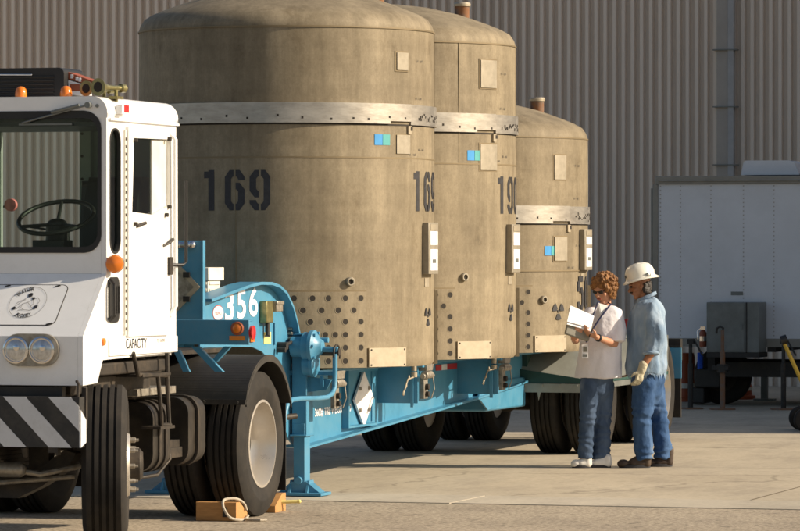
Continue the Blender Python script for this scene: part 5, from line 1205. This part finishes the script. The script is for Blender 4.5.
# shirt: loose body, sleeves, collar, frayed hem
s = MB()
s.rings([(m_px(646, 374), .178, .205, 0), (m_px(646.5, 365), .182, .21, 0), (m_px(647, 345), .178, .205, 0), (m_px(647.5, 325), .170, .215, 0), (m_px(648, 312), .155, .215, 0), (m_px(647.5, 305), .125, .17, 0), (m_px(648, 300.5), .092, .11, 0), (m_px(648, 298), .074, .082, 0)])
s.cap(m_px(650, 311, -.165), .082, m_px(655, 333, -.22), .082); s.cap(m_px(655, 333, -.22), .082, m_px(653, 348, -.25), .068); s.rings([(m_px(649, 353.5, -.255), .066, .066, 0), (m_px(652, 346, -.25), .070, .070, 0)])
s.cap(m_px(645, 311, .165), .082, m_px(650, 340, .23), .075); s.cap(m_px(650, 340, .23), .072, m_px(645, 349, .235), .064)
def sw(p, n):
    return wr(.017, 7.5, 8, (1, 1, .6))(p, n)+.011*noise.noise(Vector((p.x*19, p.y*19, p.z*6)))
so = cloth('shirt', s, .010, 5, sw, 'chambray')
m_ = MB(); cc_ = m_px(647.2, 297.6)
for k in range(2):
    pts = []; 
    for i in range(13):
        q_ = math.pi*2*i/12; pts.append(cc_+Vector((.078*math.cos(q_)-.006, .080*math.sin(q_),   .034*math.cos(q_)-.0+k*.012)))
    m_.tube(pts[:-1], .013-.003*k, 8, closed=True)
me = m_.mesh('collar', B); me.materials.append(M['chambray']); o = bpy.data.objects.new('collar', me); C.objects.link(o); o.parent = so
m_ = MB(); m_.tube([m_px(649.5+7*math.cos(q_*math.pi/6), 353+1.2*math.sin(q_*math.pi/6), -.255+.066*math.sin(q_*math.pi/6)) for q_ in range(12)], .015, 8, closed=True)
for k in range(46):                                 # threads hanging off the cut hem
    q_ = 2*math.pi*k/46; p = m_px(646, 374)+Vector((.180*math.cos(q_), .207*math.sin(q_), .012)); l = random.uniform(.015, .07); w_ = random.uniform(.008, .022)
    t_ = Vector((-math.sin(q_), math.cos(q_), 0)); m_.add([p-t_*w_, p+t_*w_, p+t_*w_*.3+Vector((random.uniform(-.01, .01), 0, -l))], [(0, 1, 2)])
me = m_.mesh('cuff_and_hem', B); me.materials.append(M['chambray']); o = bpy.data.objects.new('frayed_hem', me); C.objects.link(o); o.parent = so
# hat: shell with full brim, ridges; local frame tilted forward
def hat_at(c, tilt):
    Rt = Matrix.Rotation(tilt, 3, 'Y'); m_ = MB(); n = 48; prof = [(.150, -.004), (.158, .0), (.156, .007), (.128, .016), (.122, .030), (.121, .055), (.112, .090), (.088, .122), (.05, .140), (.0001, .146)]
    vs = []
    for r, z in prof:
        for i in range(n):
            q_ = 2*math.pi*i/n; ex = 1.06; ridge = .006*max(0, 1-abs(math.sin(q_))*5)*(1 if z > .03 else 0)
            brim = 1.0; x = (r*ex+ridge)*math.cos(q_)*brim; y = r*.93*math.sin(q_); zz = z+(-.012*math.cos(q_)**2 if z < .01 else 0)+(.004 if z > .09 and abs(y) < .012 else 0)
            vs.append(Vector(c)+Rt @ Vector((x, y, zz)))
    m_.add(vs, [(j_*n+i, j_*n+(i+1) % n, (j_+1)*n+(i+1) % n, (j_+1)*n+i) for j_ in range(len(prof)-1) for i in range(n)], 0, True)
    return m_, Rt
hm, Rt = hat_at(m_px(641.0, 279.7), -.235)
ho = T.part('hard_hat', hm, 'hat')
ho.modifiers.new('solid', 'SOLIDIFY').thickness = .003
m_ = MB(); c0 = m_px(641, 279.7)
for x, y, z, sx, sz in ((-.128, -.02, .055, .012, .022), (.060, -.104, .035, .02, .018)):
    p = c0+Rt @ Vector((x, y, z)); m_.ell(p, (sx*.7, .006 if y < -.05 else .018, sz*.7), 12)
p0 = c0+Rt @ Vector((.045, -.112, .045)); p1 = c0+Rt @ Vector((.060, -.112, .020)); p2 = c0+Rt @ Vector((.082, -.105, .018)); p3 = c0+Rt @ Vector((.092, -.098, .05)); m_.tube([p0, p1, p2, p3], .004, 6)
T.part('hat_decal', m_, 'cabinet', ho)
m_ = MB()
for k in range(60):
    q_ = random.uniform(-1.15, 1.15); zz = random.uniform(-.075, .03); m_.ell(Vector(hc)+Vector((.085*math.cos(q_), .085*math.sin(q_), zz)), (random.uniform(.014, .026),)*2+(random.uniform(.02, .035),), 8)
m_.ell(hc+Vector((.045, 0, .0)), (.065, .075, .07))
cloth('hair', m_, .006, 2, wr(.006, 45), 'hairb')
m_ = MB(); m_.ell(Lh(.03, .084, .012), .010, 10); m_.ell(Lh(-.03, .084, .012), .010, 10); m_.box(0, 0, 0, 0, 0, 0); T.part('eyes', m_, 'eye')
m_ = MB(); m_.tube([Lh(.03, .088, -.040), Lh(0, .098, -.038), Lh(-.03, .088, -.040)], .007, 8); T.part('moustache', m_, 'hairb')
def boot(px_toe, px_heel, hy, T, B, mpx, up, so_, ang=0, w=.05):
    tall = .11 if up == 'leather' else .045
    m_ = MB(); t_ = mpx(px_toe, 463.5, hy); h_ = mpx(px_heel, 463, hy); Ln = (t_-h_).length
    d = (t_-h_).normalized(); t_ = t_-d*w*.9; h_ = h_+d*.035
    m_.ell(t_, (w*1.1, w*.95, .040)); m_.cap(h_+Vector((0, 0, .0)), .038, h_.lerp(t_, .55)+Vector((0, 0, .0)), .044); m_.cap(h_+Vector((0, 0, .0)), .040, h_+Vector((0, 0, tall)), .046 if tall > .1 else .038); m_.cap(h_+Vector((0, 0, .07 if tall > .1 else .04)), .042 if tall > .1 else .034, h_.lerp(t_, .6)+Vector((0, 0, .012 if tall > .1 else .004)), .036)
    me = remeshed('boot', m_, .006, 4, B); me.materials.append(M[up])
    for v in me.vertices: v.co.z = max(v.co.z, .012)
    o = bpy.data.objects.new('boot' if up == 'leather' else 'trainer', me); C.objects.link(o); o.parent = T.o
    m_ = MB(); c_ = (t_+h_)/2; n = 28; pl_ = []
    s_ = Vector((-d.y, d.x, 0))
    for i in range(n):
        q_ = 2*math.pi*i/n; x = math.cos(q_)*(Ln/2-.004); y = math.sin(q_)*w*(.93+.12*math.cos(q_)); p = c_+d*(x+.003)+s_*y; pl_.append((p.x, p.y))
    m_.prism(pl_, 'z', .006, .030); T.part('sole', m_, so_, o)
boot(617.5, 650, -.10, T, B, m_px, 'leather', 'sole'); boot(645.5, 673.5, .10, T, B, m_px, 'leather', 'sole')

# ---- woman
WX, WY = (595-400)/S_, 37.15
T = person('woman with auburn hair and white smock writing on a clipboard', WX, WY); B = (WX, WY, 0)
w_px = lambda px, py, dy=0: Vector((WX+(px-595)/S_, WY+dy, (468-py)/S_))
body = MB(); hc = w_px(603.5, 290.5, -.02); f_ = Vector((-.62, -.72, -.30))
Lw, Rw = head(body, hc, f_)
body.cap(w_px(605, 296), .048, w_px(605, 306), .055); TZ = 32
body.rings([(w_px(597, 380), .125, .09, -TZ), (w_px(600, 350), .14, .11, -TZ), (w_px(603, 318), .16, .10, -TZ), (w_px(604, 308), .10, .07, -TZ)])
shL = w_px(617.5, 317, -.03); elL = w_px(613, 343.5, -.12); wrL = w_px(594.5, 336.5, -.33)
shR = w_px(589, 315, -.02); elR = w_px(575, 340, -.06); wrR = w_px(572, 338, -.28)
body.cap(shL, .048, elL, .040); body.cap(elL, .038, wrL, .025); body.cap(shR, .048, elR, .038); body.cap(elR, .036, wrR, .025)
hand(body, wrL, (-.85, -.35, .35), (.2, .3, .8), .55, side=1); hand(body, wrR, (.2, -.5, .3), (.3, -.2, 1), .5, side=-1)
for hy, pts in ((-.06, ((589, 390), (585.5, 422), (583, 458))), (.02, ((604, 390), (602, 422), (600.5, 460)))):
    body.cap(w_px(*pts[0], hy), .065, w_px(*pts[1], hy), .045); body.cap(w_px(*pts[1], hy), .05, w_px(*pts[2], hy), .036)
me = remeshed('body', body, .0065, 3, B); me.materials.append(M['skin']); bo = bpy.data.objects.new('body', me); C.objects.link(bo); bo.parent = T.o
j = MB(); j.rings([(w_px(595.5, 405), .07, .06, -TZ), (w_px(596, 392), .145, .125, -TZ), (w_px(597, 376), .155, .125, -TZ), (w_px(598, 365), .14, .115, -TZ)])
for hy, pts in ((-.055, ((589.5, 386, .095), (588.5, 405, .086), (587, 422, .074), (585.5, 440, .068), (584, 458, .066))), (.03, ((604, 386, .095), (603, 405, .086), (602, 422, .078), (601.5, 440, .076), (601, 459.5, .084)))):
    for i in range(len(pts)-1):
        if i < len(pts)-2: j.cap(w_px(pts[i][0], pts[i][1], hy), pts[i][2], w_px(pts[i+1][0], pts[i+1][1], hy), pts[i+1][2])
        else: j.rings([(w_px(pts[i][0], pts[i][1]-2, hy), pts[i][2], pts[i][2], 0), (w_px(pts[i+1][0], pts[i+1][1], hy), pts[i+1][2], pts[i+1][2], 0)])
def cloth2(nm, mb, vox, sm, disp, mt):
    me = remeshed(nm, mb, vox, sm, B, disp); me.materials.append(M[mt]); o = bpy.data.objects.new(nm, me); C.objects.link(o); o.parent = T.o; return o
cloth2('jeans', j, .010, 4, lambda p, n: wr(.008, 8, 21, (1, 1, .8))(p, n)+(.005*math.sin(p.z*85+5*noise.noise(p*8)) if p.z < .5 else 0), 'jeansw')
s = MB()
s.rings([(w_px(598, 378), .222, .160, -TZ+8), (w_px(599, 365), .212, .158, -TZ+8), (w_px(600, 345), .192, .150, -TZ+6), (w_px(602, 328), .178, .145, -TZ), (w_px(603, 317), .172, .125, -TZ), (w_px(604, 310), .150, .100, -TZ), (w_px(604.5, 305.5), .095, .075, -TZ)])
s.cap(w_px(615, 315, -.02), .070, w_px(616, 333, -.07), .080); s.rings([(w_px(614.5, 341, -.10), .082, .085, 0), (w_px(616, 330, -.07), .078, .08, 0)])
s.cap(w_px(591, 314, -.03), .068, w_px(581, 328, -.05), .076); s.cap(w_px(581, 328, -.05), .076, w_px(578.5, 334, -.06), .07)
so = cloth2('smock', s, .010, 5, lambda p, n: wr(.010, 6.5, 40, (1, 1, .55))(p, n)+.004*noise.noise(Vector((p.x*22, p.y*22, p.z*8))), 'shirtw')
m_ = MB(); fx = Vector((-.55, -.83, 0))
def front(px, py, off): 
    p = w_px(px, py); return p+Vector((0, -off, 0))
m_.add([front(598, 303, .135), front(606.5, 305.5, .125), front(601, 318, .178)], [(0, 1, 2)]); m_.tube([front(597, 303, .13), front(600, 318, .17)], .006, 6); T.part('tee_shirt', m_, 'tee', so)
m_ = MB(); m_.tube([w_px(596.5, 303, -.13), w_px(592, 315, -.175), w_px(588, 330, -.20), w_px(585, 342, -.21)], .0065, 6); m_.tube([w_px(610, 304, -.10), w_px(605, 310, -.16), w_px(598, 319, -.185), w_px(590, 331, -.21), w_px(585, 342, -.21)], .0085, 6); m_.tube([w_px(596.5, 303, -.13), w_px(603, 300.5, .05), w_px(610, 304, -.10)], .0065, 6); ly = T.part('lanyard', m_, 'lanyard')
m_ = MB(); p0 = w_px(580.5, 357.5); p1 = w_px(586.8, 344); m_.box(p0.x, p1.x, WY-.222, WY-.214, p0.z, p1.z, 0); m_.box(p0.x+.012, p1.x-.012, WY-.226, WY-.2225, p0.z+.055, p1.z-.02, 1); m_.box(p0.x+.008, p1.x-.008, WY-.2265, WY-.2225, p0.z+.01, p0.z+.035, 2); T.part('id_badge', m_, ['white_tag', 'board', 'cabinet'], ly)
# hair: many curled clumps over a cap
m_ = MB(); s_ax = Rw.col[0]; f_ax = Rw.col[1]; u_ax = Rw.col[2]
m_.ell(Lw(0, -.030, .046), (.106, .108, .102), 24, rot=Rw); m_.ell(Lw(0, .035, .098), (.070, .042, .034), 16, rot=Rw)
for x in (-1, 1):
    m_.ell(Lw(x*.078, -.02, -.012), (.030, .050, .075), 16, rot=Rw); m_.ell(Lw(x*.070, .042, .045), (.024, .028, .040), 12, rot=Rw)
m_.ell(Lw(0, -.075, -.030), (.075, .045, .070), 16, rot=Rw)
for k in range(240):
    v = Vector((random.gauss(0, 1), random.gauss(0, 1), random.gauss(0, 1))).normalized()
    if (v.y > .30 and v.z < .45) or v.z < -.6: continue
    c_ = Lw(v.x*.112, v.y*.112-.028, v.z*.106+.044); m_.ell(c_, random.uniform(.010, .019), 8)
def tuft(p, n):
    q_ = Vector((p.x*42+9, p.y*42, p.z*26)); f1 = noise.noise(q_); return .010*f1+.007*noise.noise(q_*2.4)+.004*abs(noise.noise(q_*5))
cloth2('hair', m_, .0045, 3, tuft, 'hair')
m_ = MB()
for x in (-1, 1): m_.ell(Lw(x*.032, .086, .012), (.026, .010, .018), 14, rot=Rw); m_.tube([Lw(x*.055, .078, .016), Lw(x*.078, .02, .014)], .0035, 6)
m_.tube([Lw(-.01, .094, .016), Lw(.01, .094, .016)], .004, 6); T.part('sunglasses', m_, 'rubber')
m_ = MB(); m_.tube([Lw(-.02, .088, -.052), Lw(0, .094, -.050), Lw(.02, .088, -.052)], .0055, 8); T.part('lips', m_, 'lip')
m_ = MB(); c_ = wrL+Vector((.035, .055, -.012)); ax = (wrL-elL).normalized(); m_.lathe([(.030, -.012), (.034, -.008), (.034, .008), (.030, .012)], wrL-ax*.03, ax, 24); T.part('wristwatch', m_, 'rubber')
boot(571, 591, -.075, T, B, w_px, 'shoe', 'sole', w=.045); boot(583.5, 611, -.02, T, B, w_px, 'shoe', 'sole', w=.047)
# clipboard with its sheets, held by the woman
CBO = w_px(577, 323.5, -.40)
T = Thing('clipboard', 'grey clip case with a thick pad of white paper in the woman\'s hands', 'clipboard', WO, tuple(CBO))
def quad_slab(mb, p, t, mi=0):
    p = [Vector(x) for x in p]; n_ = (p[1]-p[0]).cross(p[3]-p[0]).normalized()*t; vs = p+[x+n_ for x in p]
    mb.add(vs, [(0, 1, 2, 3), (7, 6, 5, 4), (0, 4, 5, 1), (1, 5, 6, 2), (2, 6, 7, 3), (3, 7, 4, 0)], mi)
m_ = MB(); quad_slab(m_, [w_px(566.5, 318, -.39), w_px(590.5, 329, -.32), w_px(587, 341, -.34), w_px(563, 333, -.42)], .03); quad_slab(m_, [w_px(567.5, 307, -.345), w_px(591.5, 317.5, -.275), w_px(590.5, 329, -.32), w_px(566.5, 318, -.39)], .02); T.part('case', m_, 'board', bevel=.012)
m_ = MB(); quad_slab(m_, [w_px(568.5, 305.2, -.355), w_px(592.5, 315.8, -.285), w_px(588.5, 330.3, -.345), w_px(564.8, 323.5, -.425)], .012); quad_slab(m_, [w_px(568.8, 305.0, -.362), w_px(592.0, 315.2, -.292), w_px(588.8, 327.3, -.35), w_px(565.0, 320.8, -.43)], .003); T.part('paper_pad', m_, 'paper', bevel=.002)
m_ = MB(); m_.tube([w_px(587, 336, -.37), w_px(591, 326, -.42)], .0045, 8)
me = m_.mesh('pen', tuple(w_px(587, 336, -.37))); me.materials.append(M['rubber']); o = bpy.data.objects.new('pen', me); C.objects.link(o); o.location = w_px(587, 336, -.37); o['label'] = 'dark pen held over the clipboard in the woman\'s hand'; o['category'] = 'pen'
